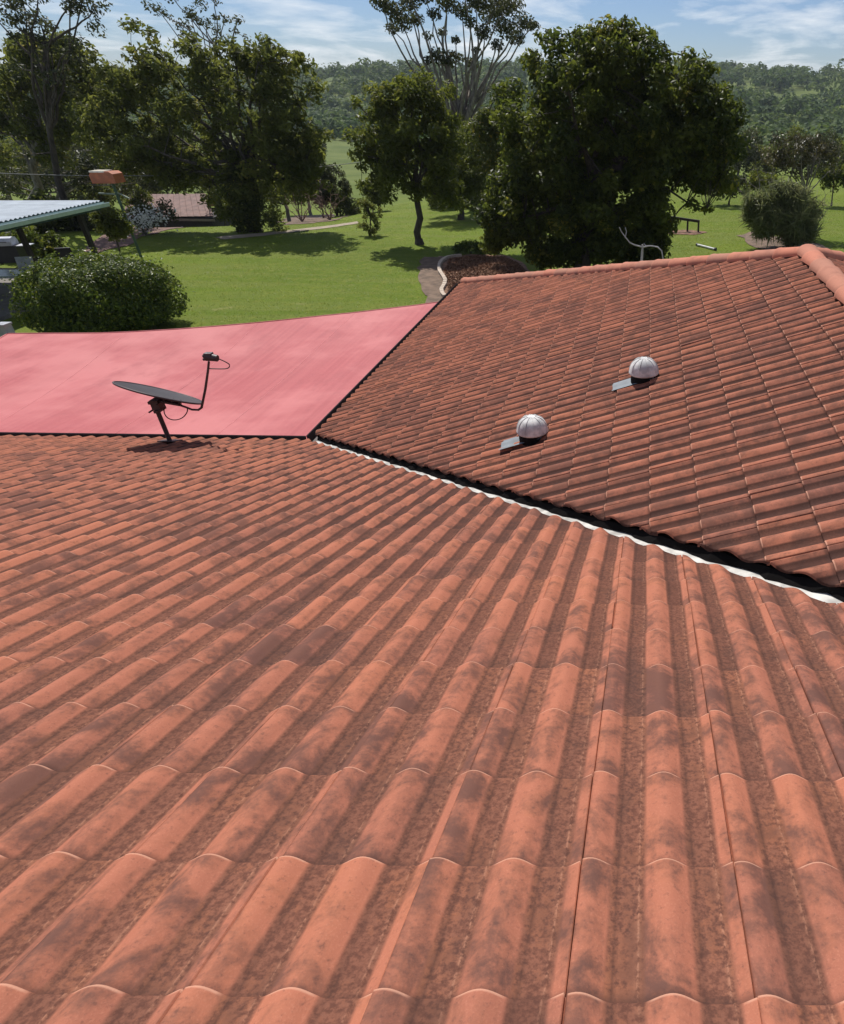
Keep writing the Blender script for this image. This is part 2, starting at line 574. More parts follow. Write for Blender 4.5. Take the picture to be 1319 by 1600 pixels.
def pale_of(V):
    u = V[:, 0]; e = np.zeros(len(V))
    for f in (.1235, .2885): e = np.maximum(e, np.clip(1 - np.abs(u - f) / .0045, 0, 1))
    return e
TVS = {}
for k_, h_, w_ in (('B', .030, .152), ('A', .0225, .116)):
    TV, TF, TC, TRUN = tile_arrays(prof(h_, w_))
    TVS[k_] = TV
TVS['R'] = TVS['B']
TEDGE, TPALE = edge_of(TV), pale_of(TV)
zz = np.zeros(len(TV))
tile_me = np_mesh('roof_tile', TVS['A'], TF, True, {'crest': TC, 'run': TRUN, 'edge': TEDGE, 'pale': TPALE, 'tint': zz, 'dirt_shade': zz})
tile_meB = np_mesh('roof_tile', TVS['B'], TF, True, {'crest': TC, 'run': TRUN, 'edge': TEDGE, 'pale': TPALE, 'tint': zz, 'dirt_shade': zz})
tile_me.materials.append(M_tile)
tile_meB.materials.append(M_tileB)

def frame(origin, eu, ev):
    eu, ev = Vector(eu).normalized(), Vector(ev).normalized()
    en = eu.cross(ev)
    Mx = Matrix.Identity(4)
    for i in range(3):
        Mx[i][0], Mx[i][1], Mx[i][2], Mx[i][3] = eu[i], ev[i], en[i], origin[i]
    return Mx

# slope frames: origin at the eave, v runs down to 0 at the eave line
FA = frame(C, (1, 0, 0), (0, math.cos(AA), -math.sin(AA)))
FB = frame(C, (0, 1, 0), (-math.cos(AB), 0, -math.sin(AB)))
XE = 2 * XR - C.x
FR = frame(Vector((XE, C.y, C.z)), (0, -1, 0), (math.cos(AB), 0, -math.sin(AB)))

def project(P):
    P = np.asarray(P) - np.array(CAM)
    d = P @ np.array(FW); a = P @ np.array(RT); b = P @ np.array(UP)
    return np.stack([CX + FPX * a / d, CY - FPX * b / d, d], -1)

# plan lines: valley (A|B), hip; each as (point, inward normal) to keep
vdir = Vector((math.tan(AA) / math.tan(AB), -1)).normalized()
vn = Vector((vdir.y, -vdir.x))               # to the A side (toward camera-left): checked below
if vn.dot(Vector((-1, -1))) < 0: vn = -vn
hdir = Vector((hd.x, hd.y)).normalized()
hn = Vector((hdir.y, -hdir.x))
if hn.dot(Vector((0, -1))) < 0: hn = -hn
V2 = Vector((XE, C.y)); v2dir = Vector((-vdir.x, vdir.y)); v2n = Vector((-vn.x, vn.y))
GAPA, GAPB = .047, .082
def keepA(p):
    pts = [(Vector((C.x, C.y)) + vn * GAPA, vn)]
    return pts
clipA1 = [(Vector((C.x, C.y)) + vn * GAPA, vn)]
clipA2 = [(V2 + v2n * GAPA, v2n)]
clipB = [(Vector((C.x, C.y)) - vn * GAPB, -vn), (Vector((EC.x, EC.y)), hn), (Vector((XR, 0)), Vector((-1, 0)))]
hn2 = Vector((-hn.x, hn.y))
clipR = [(V2 - v2n * GAPB, -v2n), (Vector((XE, EC.y)), hn2), (Vector((XR, 0)), Vector((1, 0)))]

cands = []        # (area, slope, M, clips or None, tint)
VPH = {'A': .066}
WPH = {'A': -.006}
def lay(Fm, u0, u1, v0, v1, clipf, slope, ph=0.0):
    iu0, iu1 = int(math.floor(u0 / CW)), int(math.ceil(u1 / CW))
    for j in range(int(v0), int(v1)):
        for i in range(iu0, iu1):
            lu = i * CW + ph; lv = -(j + 1) * G - VPH.get(slope, 0)
            jit = Matrix.Translation((random.gauss(0, .0012), random.gauss(0, .002), random.gauss(0, .0008)))
            rot = Matrix.Rotation(random.gauss(0, R(.22)), 4, 'Z') @ Matrix.Rotation(random.gauss(0, R(.12)), 4, 'X')
            Mx = Fm @ Matrix.Translation((lu, lv, WPH.get(slope, 0))) @ jit @ rot
            cs = [Mx @ Vector((x, y, .01)) for x in (0, CW) for y in (0, G)]
            inside, outside = True, False
            mid_ = sum(cs, Vector()) / 4
            for P, n in clipf(mid_):
                ds = [(Vector((c.x, c.y)) - P).dot(n) for c in cs]
                if max(ds) <= .004: outside = True
                if min(ds) < .03: inside = False
            if outside: continue
            ctr = sum(cs, Vector()) / 4
            pr = project([tuple(c) for c in cs])
            area = 0
            if pr[:, 2].min() > .2:
                x0, x1, y0, y1 = max(0, pr[:, 0].min()), min(1319, pr[:, 0].max()), max(0, pr[:, 1].min()), min(1600, pr[:, 1].max())
                if x1 > x0 and y1 > y0:
                    q = pr[[0, 1, 3, 2], :2]
                    area = .5 * abs(sum(q[k, 0] * q[(k + 1) % 4, 1] - q[(k + 1) % 4, 0] * q[k, 1] for k in range(4)))
                    area *= (x1 - x0) * (y1 - y0) / max(1e-6, (pr[:, 0].max() - pr[:, 0].min()) * (pr[:, 1].max() - pr[:, 1].min()))
            t = min(1, max(0, random.gauss(.42, .12)))
            if slope == 'B': t = min(1, max(0, random.gauss(.50, .16)))
            if random.random() < .03: t = .9
            dt = {'A': .15 + .80 * float(ss(1.2, 5.0, ctr.y)), 'B': .9, 'R': .9}[slope] + random.gauss(0, .1)
            cands.append((area, slope, Mx, None if inside else clipf(mid_), t, min(1, max(0, dt))))

# phases chosen so that joints fall where the photograph has them
PHA, PHB = 0.0, 0.0
SB = (4.134 * S)          # not used for laying, gauge is common
VY = C.y - (XR - C.x) / (math.tan(AA) / math.tan(AB))      # where the valley meets the ridge
lay(FA, -8.5, 9.5, 0, 33, lambda p: [] if p.y < VY + .06 else (clipA1 if p.x < XR else clipA2), 'A', PHA)
lay(FB, -6.2, L_B + .3, 0, int(KR / math.cos(AB) / G) + 2, lambda p: clipB, 'B', PHB)
lay(FR, -L_B - .3, 6.2, 0, int(KR / math.cos(AB) / G) + 2, lambda p: clipR, 'R', 0)

cands.sort(key=lambda c: -c[0])
hinv = Matrix.Translation(-HB)
def clipped(V, F, A, clips):
    bm = bmesh.new()
    ly = [bm.verts.layers.float.new(k) for k in ('crest', 'run', 'edge', 'pale', 'tint', 'dirt_shade')]
    bv = []
    for i, p in enumerate(V):
        v = bm.verts.new(p)
        for l, a in zip(ly, A): v[l] = float(a[i])
        bv.append(v)
    for f in F:
        bm.faces.new([bv[i] for i in f])
    for P, n in clips:
        bmesh.ops.bisect_plane(bm, geom=bm.verts[:] + bm.edges[:] + bm.faces[:], dist=1e-5, plane_co=(P.x, P.y, 0), plane_no=(n.x, n.y, 0), clear_inner=True)
    # thickness along the cut
    cut = [e for e in bm.edges if e.is_boundary and any(all(abs((Vector((v.co.x, v.co.y)) - P).dot(n)) < 1e-4 for v in e.verts) for P, n in clips)]
    if cut:
        r = bmesh.ops.extrude_edge_only(bm, edges=cut)
        for g in r['geom']:
            if isinstance(g, bmesh.types.BMVert): g.co.z -= .016
    bmesh.ops.recalc_face_normals(bm, faces=bm.faces[:])
    return bm

def warr(Mx, slope):
    a = np.array(Mx)
    return TVS[slope] @ a[:3, :3].T + a[:3, 3]

stuff = {'A': [], 'B': [], 'R': []}
stuff_bm = {'A': [], 'B': [], 'R': []}
nth = 0
for area, slope, Mx, clips, t, dt in cands:
    if nth < 300:
        nth += 1
        if clips is None:
            o = bpy.data.objects.new('roof_tile', tile_me if slope == 'A' else tile_meB)
            col.objects.link(o); o.parent = house
            o.matrix_local = hinv @ Mx
            o['tint'] = t; o['dirt_shade'] = dt
        else:
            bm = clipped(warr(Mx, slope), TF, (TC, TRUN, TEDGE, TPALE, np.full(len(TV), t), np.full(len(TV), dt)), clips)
            if len(bm.faces) == 0: bm.free(); nth -= 1; continue
            for v in bm.verts: v.co -= HB
            me = bpy.data.meshes.new('roof_tile'); bm.to_mesh(me); bm.free()
            me.polygons.foreach_set('use_smooth', [True] * len(me.polygons)); me.update()
            me.materials.append(M_tile if slope == 'A' else M_tileB)
            link('roof_tile', me, house)
    elif clips is None:
        stuff[slope].append((Mx, t, dt))
    else:
        stuff_bm[slope].append((Mx, t, dt, clips))
for slope in stuff:
    Vs, Fs, Ts, Cs, Rs, Ds = [], [], [], [], [], []
    off = 0
    for Mx, t, dt in stuff[slope]:
        Vs.append(warr(Mx, slope) - np.array(HB)); Fs.append(TF + off); off += len(TV)
        Ts.append(np.full(len(TV), t)); Cs.append(TC); Rs.append(TRUN); Ds.append(np.full(len(TV), dt))
    me = np_mesh('roof_tiles', np.concatenate(Vs), np.concatenate(Fs), True, {'crest': np.concatenate(Cs), 'run': np.concatenate(Rs), 'tint': np.concatenate(Ts), 'dirt_shade': np.concatenate(Ds), 'edge': np.tile(TEDGE, len(Ts)), 'pale': np.tile(TPALE, len(Ts))})
    bmA = bmesh.new(); bmA.from_mesh(me)
    for Mx, t, dt, clips in stuff_bm[slope]:
        bm = clipped(warr(Mx, slope), TF, (TC, TRUN, TEDGE, TPALE, np.full(len(TV), t), np.full(len(TV), dt)), clips)
        for v in bm.verts: v.co -= HB
        for f in bm.faces: f.smooth = True
        tmp = bpy.data.meshes.new('tmp'); bm.to_mesh(tmp); bm.free()
        bmA.from_mesh(tmp); bpy.data.meshes.remove(tmp)
    bmA.to_mesh(me); bmA.free()
    o = link('roof_tiles', me, house, M_tile if slope == 'A' else M_tileB); o['kind'] = 'stuff'

# underlay boards below the tiles, and the back and hip-end slopes
def sheet(name, pts, mat, drop=.03, thick=.02):
    mb = MB()
    P = [Vector(p) for p in pts]
    n = (P[1] - P[0]).cross(P[2] - P[0]).normalized()
    if n.z < 0: n = -n
    a = [p - n * drop for p in P]; b = [p - n * (drop + thick) for p in P]
    k = len(P)
    mb.add(a + b, [tuple(range(k)), tuple(range(2 * k - 1, k - 1, -1))] + [(i, (i + 1) % k, k + (i + 1) % k, k + i) for i in range(k)])
    return mb.build(name, mat, house, HB if False else None)

def hsheet(name, pts, mat, drop=.03, thick=.02):
    o = sheet(name, pts, mat, drop, thick)
    o.location = -HB
    return o

NA = 33
vA = lambda j: FA @ Vector((0, -j * G, 0))
topA = vA(NA); AX0, AX1 = C.x - 8.5, C.x + 9.5
ridgeA_z, ridgeA_y = topA.z, topA.y
VB = Vector((XR, C.y - (XR - C.x) / (math.tan(AA) / math.tan(AB)), RJ.z))   # where valley meets ridge
hsheet('roof_board', [(AX0, C.y, C.z), (C.x, C.y, C.z), tuple(VB), (XE, C.y, C.z), (AX1 + 4, C.y, C.z), (AX1 + 4, topA.y, topA.z), (AX0, topA.y, topA.z)], M_under, .085)
hsheet('roof_board', [tuple(C), tuple(EC), tuple(RJ), tuple(VB)], M_under, .085)
hsheet('roof_board', [(XE, C.y, C.z), (XE, EC.y, EC.z), tuple(RJ), tuple(VB)], M_under, .085)
hsheet('roof_board', [tuple(EC), (XE, EC.y, EC.z), tuple(RJ)], M_tile, .02)
hsheet('roof_board', [(AX0, topA.y, topA.z), (AX1 + 4, topA.y, topA.z), (AX1 + 4, topA.y - 9, topA.z - 9 * math.tan(AA)), (AX0, topA.y - 9, topA.z - 9 * math.tan(AA))], M_tile, .02)

# valley tray: folded white metal between the cut tiles
def valley(p0, p1, na, name):
    mb = MB()
    na3 = Vector((na.x, na.y, 0))
    d = (p1 - p0)
    n = 40
    rows = []
    for i in range(n + 1):
        p = p0 + d * (i / n)
        # A-side wing climbs with slope A, B-side wing with slope B
        sa = na3 * .16; sa.z = .16 * (na3.y * -math.tan(AA)) * 1.0
        sb = -na3 * .16; sb.z = .16 * (abs(na3.x) * math.tan(AB))
        wob = random.gauss(0, .002)
        rows.append([p + sa + Vector((0, 0, -.020)), p + na3 * .030 + Vector((0, 0, -.026 + wob)), p + Vector((0, 0, -.034)), p - na3 * .03 + Vector((0, 0, -.034)), p + sb + Vector((0, 0, -.075))])
    vs = [q for r in rows for q in r]
    fs = []
    for i in range(n):
        for k in range(4):
            a = i * 5 + k
            fs.append((a, a + 1, a + 6, a + 5))
    mb.add([v - HB for v in vs], fs, False)
    return mb.build(name, M_valley, house)
valley(C, VB, vn, 'valley_tray')
valley(Vector((XE, C.y, C.z)), VB, v2n, 'valley_tray')
# black strip standing in for shade under the side slope's cut edge
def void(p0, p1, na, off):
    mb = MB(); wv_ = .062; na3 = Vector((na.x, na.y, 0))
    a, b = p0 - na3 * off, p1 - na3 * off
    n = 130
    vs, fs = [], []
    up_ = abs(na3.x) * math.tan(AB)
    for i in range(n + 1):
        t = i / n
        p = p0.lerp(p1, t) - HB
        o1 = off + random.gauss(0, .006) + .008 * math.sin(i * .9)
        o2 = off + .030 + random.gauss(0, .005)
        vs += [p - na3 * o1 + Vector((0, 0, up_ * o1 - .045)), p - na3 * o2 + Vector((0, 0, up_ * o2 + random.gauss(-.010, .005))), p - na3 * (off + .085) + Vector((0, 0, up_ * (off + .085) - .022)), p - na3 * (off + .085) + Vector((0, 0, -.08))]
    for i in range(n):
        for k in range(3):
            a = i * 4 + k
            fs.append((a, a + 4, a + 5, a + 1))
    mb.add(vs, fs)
    mb.build('valley_shade_strip', M_valley_shade, house)
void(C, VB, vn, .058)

# ridge and hip caps
def cap_mesh(L=.43, r0=.098, r1=.122):
    n = 12
    vs, fs = [], []
    rows = [(0, r0, 0), (.36 * L, r0 + .4 * (r1 - r0), 0), (.9 * L, r1, 0), (.97 * L, r1 + .006, 0), (L, r1 + .003, 0), (L, r1 - .014, 0)]
    for y, r, _ in rows:
        for k in range(n + 1):
            a = math.pi * (k / n)
            a = math.pi / 2 + (a - math.pi / 2) * 1.06
            vs.append((r * 1.06 * math.cos(a), y, r * .80 * math.sin(a)))
    for i in range(len(rows) - 1):
        for k in range(n):
            a = i * (n + 1) + k
            fs.append((a, a + 1, a + n + 2, a + n + 1))
    me = bpy.data.meshes.new('ridge_cap')
    me.from_pydata(vs, [], fs)
    me.polygons.foreach_set('use_smooth', [True] * len(fs)); me.update()
    me.materials.append(M_cap)
    return me
cap_me = cap_mesh()
def caps(p0, p1, lift=.0, name='ridge_cap', first=0.0):
    """caps laid from the high end p0 to the low end p1"""
    d = (p1 - p0); L = d.length; d.normalize()
    s = Vector((0, 0, 1)).cross(d).normalized() * -1
    t = s.cross(d)
    n = int(L / .38)
    for i in range(n):
        o = bpy.data.objects.new(name, cap_me); col.objects.link(o); o.parent = house
        Mx = Matrix.Identity(4)
        p = p0 + d * (first + i * .38) + Vector((0, 0, lift))
        for q in range(3):
            Mx[q][0], Mx[q][1], Mx[q][2], Mx[q][3] = s[q], d[q], t[q], p[q] - HB[q]
        Mx = Mx @ Matrix.Rotation(R(-1.3 + random.gauss(0, .5)), 4, 'X') @ Matrix.Rotation(random.gauss(0, R(.8)), 4, 'Z')
        o.matrix_local = Mx
        o['tint'] = random.random()
caps(RJ, EC, .012)
caps(RJ, Vector((XE, EC.y, EC.z)), .012)
caps(VB, RJ + Vector((0, .12, 0)), .02)
caps(Vector((AX1, topA.y, topA.z)), Vector((AX0, topA.y, topA.z)), .02)
# mortar bedding under the caps
def bedding(p0, p1, w=.17):
    mb = MB()
    mb.bar(p0 - HB - Vector((0, 0, .01)), p1 - HB - Vector((0, 0, .01)), w, .09)
    mb.build('cap_bedding', simple_bed, house)
simple_bed = simple_mat('dark_bedding', (.10, .055, .045), .95, 0, .3, 20, .3)
bedding(RJ, EC); bedding(RJ, Vector((XE, EC.y, EC.z))); bedding(VB, RJ)

# gutters along both eaves, fascia, walls
def gutter(a, b, out):
    mb = MB(); out = Vector(out)
    pr = [(-.01, .0), (-.01, -.095), (.105, -.095), (.118, -.005), (.126, .004), (.128, -.004), (.112, -.105), (-.02, -.105), (-.02, 0)]
    vs = []
    for p in (a, b):
        for o_, z in pr: vs.append(p - HB + out * o_ + Vector((0, 0, z - .012)))
    k = len(pr)
    mb.add(vs, [(i, i + 1, k + i + 1, k + i) for i in range(k - 1)])
    mb.build('gutter', M_gutter, house)
gutter(Vector((AX0, C.y, C.z)), C + Vector((-.13, 0, 0)), (0, 1, 0))
gutter(C + Vector((0, .13, 0)), EC + Vector((0, .02, 0)), (-1, 0, 0))
gutter(EC, Vector((XE, EC.y, EC.z)), (0, 1, 0))
wz = C.z - .28
mb = MB()
mb.box(((AX0 + AX1) / 2 + 2 - HB.x, (C.y - .55 + topA.y - 8.4) / 2 - HB.y, wz / 2), (AX1 - AX0 + 3, (C.y - .55) - (topA.y - 8.4), wz))
mb.box(((C.x + XE) / 2 - HB.x, (C.y - .56 + EC.y - .55) / 2 - HB.y, wz / 2), (XE - C.x - 1.1, EC.y - C.y, wz - .003))
mb.build('wall', M_wall, house)
mb = MB()
mb.box(((AX0 + C.x) / 2 - HB.x, C.y - .30 - HB.y, C.z - .27), (C.x - AX0 + .5, .6, .02))
mb.box((C.x + .30 - HB.x, (C.y + EC.y) / 2 - HB.y, C.z - .275), (.6, L_B, .02))
mb.build('soffit', M_wall, house)

# ------------------------------------------------------------------ things on the roof
def on_plane(px, py, Fm, lift=0.0):
    o, n = Fm.translation, Fm.to_3x3().col[2]
    d = ray(px, py)
    t = (o + n * lift - CAM).dot(n) / d.dot(n)
    return CAM + d * t

def vent(px, py, label):
    p = on_plane(px, py, FB, .02)
    t = empty('roof_vent', p)
    t.scale = (.80, .80, .80)
    tag(t, label, 'roof vent', 'white domed vents on the side roof slope')
    n = FB.to_3x3().col[2]
    rot = Matrix.Rotation(-AB, 3, 'Y')
    # flashing: thin sheet dressed over the tiles
    mb = MB()
    f3 = FB.to_3x3()
    W, Lf = .27, .50
    gx, gy = 13, 9
    vs, fs = [], []
    for j in range(gy + 1):
        for i in range(gx + 1):
            u = (i / gx - .5) * W; v = (j / gy - .26) * Lf
            h = .022 + .010 * math.sin(u / PIT * 2 * math.pi) * (.4 + .6 * j / gy) + .004 * j / gy
            vs.append(f3 @ Vector((u, v, h)))
    for j in range(gy):
        for i in range(gx):
            a = j * (gx + 1) + i
            fs.append((a, a + 1, a + gx + 2, a + gx + 1))
    mb.add(vs, fs, True)
    mb.build('flashing', M_zinc, t)
    mb = MB()
    mb.lathe([(.150, -.03), (.150, .02), (.143, .04), (.140, .095), (.0, .095)], (0, 0, 0), 28)
    mb.build('throat', M_black, t)
    mb = MB()
    pr = [(.150, .080), (.168, .078), (.172, .088), (.170, .10)]
    for k in range(1, 13):
        a = k / 12 * math.pi / 2
        pr.append((.166 * math.cos(a) ** .85 if k < 12 else 0.0, .10 + .155 * math.sin(a)))
    mb.lathe(pr, (0, 0, 0), 32)
    d = mb.build('dome', M_dome, t)
    mb = MB()
    for k in range(10):
        a = k * math.pi / 5
        pts = []
        for q in range(8):
            b = q / 8 * math.pi / 2
            rr = .168 * math.cos(b) ** .85
            pts.append((rr * math.cos(a), rr * math.sin(a), .101 + .157 * math.sin(b)))
        mb.tube(pts, .0035, 5, False)
    mb.build('rib', M_dome, d)
    return t

def dome_mat():
    m, nt, b = base_mat('white_vent_plastic')
    p = posn(nt)
    f = noise(nt, p, 9, 4, .6); g = noise(nt, p, 46, 3, .7)
    c = mixc(nt, rng(nt, f, .42, .62), (.74, .73, .70), (.46, .46, .45))
    c = mixc(nt, rng(nt, g, .55, .75, 0, .3), c, (.40, .39, .37))
    nt.links.new(c, b.inputs['Base Color'])
    b.inputs['Roughness'].default_value = .75
    b.inputs['Specular IOR Level'].default_value = .2
    return m
M_dome = dome_mat()
vent(833, 684, 'white domed roof vent with grey flashing, the nearer one to the valley')
vent(1006, 593, 'white domed roof vent with grey flashing, the farther one, higher up the slope')

# satellite dish seen nearly edge-on
def dish():
    p = on_plane(266, 690, FA, .02)
    t = empty('satellite_dish', p)
    tag(t, 'dark satellite dish seen edge-on, on a leaning pole at the roof eave', 'satellite dish')
    Y0 = p.y
    def q(px, py, dy=0.0): return at(px, py, Y0 + dy) - p
    mb = MB()
    f3 = FA.to_3x3()
    mb.box(f3 @ Vector((0, 0, .012)), (.20, .14, .012), f3)
    mb.build('foot_plate', M_dish, t)
    top = q(242, 632)
    mb = MB(); mb.tube([Vector((0, 0, 0)), top], .024, 10); mb.build('pole', M_dish, t)
    # clamp
    mb = MB()
    mb.box(q(246, 631), (.09, .10, .11)); mb.box(q(250, 640), (.05, .15, .03)); mb.box(q(238, 629), (.07, .05, .03))
    mb.tube([q(240, 640) + Vector((0, -.08, 0)), q(240, 640) + Vector((0, .08, 0))], .009, 6)
    mb.tube([q(252, 628) + Vector((0, -.09, 0)), q(252, 628) + Vector((0, .09, 0))], .009, 6)
    mb.build('clamp', M_dish, t)
    # reflector: shallow bowl, thin, rim seen edge-on; centre midway
    a, b = q(181, 596), q(317, 634)
    c = (a + b) / 2
    ax = (b - a); rx = ax.length / 2 * .90; ax.normalize()
    fwd = Vector((0, 1, 0))
    up = ax.cross(fwd).normalized()
    if up.z < 0: up = -up
    vw = (p + c - CAM).normalized()
    up = (up - vw * up.dot(vw)).normalized()
    up = (up + vw * .004).normalized()
    fy = up.cross(ax).normalized()
    Mx = Matrix((ax, fy, up)).transposed()
    n, rings = 36, 8
    def bowl(sign, off):
        vs = [c + Mx @ Vector((0, 0, -.034 + off))]
        for r in range(1, rings + 1):
            rr = r / rings
            for k in range(n):
                an = 2 * math.pi * k / n
                vs.append(c + Mx @ Vector((rx * rr * math.cos(an), rx * 1.02 * rr * math.sin(an), -.034 + .034 * rr * rr + off)))
        fs = [(0, 1 + k, 1 + (k + 1) % n) for k in range(n)]
        for r in range(rings - 1):
            for k in range(n):
                o1 = 1 + r * n; o2 = o1 + n; k2 = (k + 1) % n
                fs.append((o1 + k, o2 + k, o2 + k2, o1 + k2))
        return vs, [f if sign > 0 else tuple(reversed(f)) for f in fs]
    mb = MB()
    v1, f1 = bowl(1, 0.012); v2, f2 = bowl(-1, 0.0)
    mb.add(v1, f1, True); mb.add(v2, f2, True)
    e1 = v1[-n:]; e2 = v2[-n:]
    mb.add(e1 + e2, [(k, n + k, n + (k + 1) % n, (k + 1) % n) for k in range(n)])
    rf = mb.build('reflector', M_dishface, t)
    mb = MB()
    mb.tube([c + Mx @ Vector((rx * 1.0 * math.cos(2 * math.pi * k / 36), rx * 1.02 * math.sin(2 * math.pi * k / 36), .008)) for k in range(37)], .011, 6, False)
    mb.build('rim', M_dish, rf)
    # back frame between clamp and bowl
    mb = MB()
    mb.bar(q(248, 626), q(282, 632), .05, .022)
    for px in (255, 268, 280):
        mb.bar(q(px, 629 + (px - 255) * .1), q(px + 3, 621 + (px - 255) * .2), .02)
    mb.build('back_bracket', M_dish, t)
    # feed arm: along underneath, then bending up
    mb = MB()
    pts = [q(*z) for z in [(278, 632), (290, 636), (300, 640), (310, 640.5), (315, 637), (317, 628), (321, 608), (325, 580), (326.5, 565)]]
    mb.tube(pts, [.013, .012, .012, .012, .013, .013, .013, .012, .011], 8)
    mb.build('feed_arm', M_dish, t)
    mb = MB()
    mb.tube([q(323, 557), q(340, 560)], [.045, .035], 10)
    mb.box(q(327, 557), (.075, .06, .08)); mb.tube([q(318, 557), q(325, 556)], .02, 8); mb.tube([q(318, 562), q(325, 559)], .014, 8)
    mb.build('feed_head', M_dish, t)
    def cable(zs, name='cable'):
        mb = MB(); P = [q(*z) for z in zs]
        # smooth
        for _ in range(2):
            Q = [P[0]]
            for i in range(len(P) - 1):
                Q += [P[i] * .75 + P[i + 1] * .25, P[i] * .25 + P[i + 1] * .75]
            P = Q + [P[-1]]
        mb.tube(P, .0058, 6); mb.build(name, M_cable, t)
    cable([(340, 560, .02), (352, 565, .05), (360, 570, .06), (357, 576, .05), (345, 576.5, .02), (327, 576, -.02)])
    cable([(257, 636, .0), (256, 645, -.02), (262, 654, -.03), (274, 657, -.03), (286, 653, -.03), (293, 644, -.02), (293, 638, 0)])
M_cable = simple_mat('dark_cable', (.05, .02, .022), .6)
dish()

# ------------------------------------------------------------------ shade sail
def sail():
    z0 = C.z - .17
    def onz(px, py, z=z0):
        d = ray(px, py); t = (z - CAM.z) / d.z; return CAM + d * t
    far = [(-330, 560), (-200, 543), (-100, 531), (12, 521.5), (60, 521), (110, 521), (160, 520.5), (210, 518.5), (270, 515), (330, 510.5), (400, 504.5), (450, 499.5), (500, 494), (550, 489), (600, 483), (650, 477), (694, 471)]
    P = [onz(*f) for f in far]
    tl = P[3]
    # left edge continues out of frame along the tall neighbouring post line
    right = C.x - .17
    P = P[3:]
    nv = 48
    u_n = 60
    # resample far edge
    xs = np.array([p.x for p in P]); yf = np.array([p.y for p in P])
    U = np.linspace(0, 1, u_n + 1)
    ynear = C.y + .19
    xl_far, xr = xs[0], right
    xn0 = xl_far + 1.2                       # near-left corner
    V, F = [], []
    for j in range(nv + 1):
        t = j / nv
        for u in U:
            xf = xl_far + (xr - xl_far) * u
            xn = xn0 + (xr - xn0) * u
            yfar = float(np.interp(xf, xs, yf))
            x = xn + (xf - xn) * t; y = ynear + (yfar - ynear) * t
            sag = -.10 * math.sin(math.pi * u) * math.sin(math.pi * t)
            rip = .014 * math.sin(x * 5.1 + .6 * math.sin(y * .8)) * math.sin(math.pi * min(1, t * 1.02)) + .012 * math.sin((x + y * .6) * 1.7)
            edge = min(u, 1 - u, t, 1 - t)
            V.append((x, y, z0 + sag + rip * min(1, edge * 8)))
    V = np.array(V); w = u_n + 1
    i = np.arange(nv * w).reshape(nv, w)[:, :-1].ravel()
    F = np.stack([i, i + 1, i + w + 1, i + w], -1)
    o = V[:, :].copy(); o[:, 2] -= .006
    n = len(V)
    F = np.concatenate([F, F[:, ::-1] + n])
    b0 = V.mean(0)
    root = empty('shade_sail', b0)
    tag(root, 'large flat pink red shade cloth stretched between the roof eaves', 'shade sail')
    link('cloth', np_mesh('cloth', np.concatenate([V, o]) - b0, F, True), root, M_cloth)
    # hemmed webbing along the far and left edges, sewn seams
    mb = MB()
    nvw = nv * w
    mb.tube([Vector(V[nvw + k]) - Vector(b0) for k in range(w)], .014, 6)
    mb.build('hem', M_cloth, root)
    mb = MB()
    mb.tube([Vector(V[j * w]) - Vector(b0) for j in range(nv + 1)], .014, 6)
    mb.build('hem', M_cloth, root)
    for us in (17, 34, 47):
        mb = MB()
        for s_ in (0,):
            mb.tube([Vector(V[j * w + us]) - Vector(b0) + Vector((s_, 0, .001)) for j in range(nv + 1)], .003, 5)
        mb.build('seam', M_seam, root)
    # corner post at the far left
    pc = tl + Vector((-.12, .12, 0))
    pr_ = empty('sail_post', (pc.x, pc.y, 0))
    tag(pr_, 'grey steel post holding the far left corner of the shade cloth', 'post')
    mb = MB(); mb.box((0, 0, (z0 + .12) / 2), (.16, .16, z0 + .12)); mb.build('shaft', M_post, pr_)
    mb = MB(); mb.box((0, 0, z0 + .135), (.19, .19, .03)); mb.build('post_cap', M_post, pr_)
    mb = MB(); mb.tube([(.07, -.07, z0), (.12, -.12, z0)], .012, 6); mb.build('shackle', M_post, pr_)
M_seam = simple_mat('pale_seam_thread', (.62, .22, .22), .7)
M_post = simple_mat('grey_post', (.33, .34, .36), .5)
sail()
#@@TREES
# ------------------------------------------------------------------ plants
def leaf_mesh(name, P, Nrm, size, tint, width=.45, mat=None, fold=.0):
    """P (n,3) positions, Nrm (n,3) facing, size (n,), each a four-cornered leaf"""
    n = len(P)
    Nrm = Nrm / np.maximum(1e-6, np.linalg.norm(Nrm, axis=1, keepdims=True))
    a = RNG.normal(size=(n, 3))
    a -= Nrm * (a * Nrm).sum(1, keepdims=True)
    a /= np.maximum(1e-6, np.linalg.norm(a, axis=1, keepdims=True))
    b = np.cross(Nrm, a)
    s = size[:, None]
    v = np.stack([P - a * s * .5, P + b * s * width * .5 + a * s * .06 + Nrm * s * .05, P + a * s * .5 - Nrm * s * .06, P - b * s * width * .5 + a * s * .06 + Nrm * s * .05], 1)
    F = np.arange(4 * n).reshape(n, 4)
    me = np_mesh(name, v.reshape(-1, 3), F, False, {'tint': np.repeat(tint, 4)})
    if mat: me.materials.append(mat)
    return me

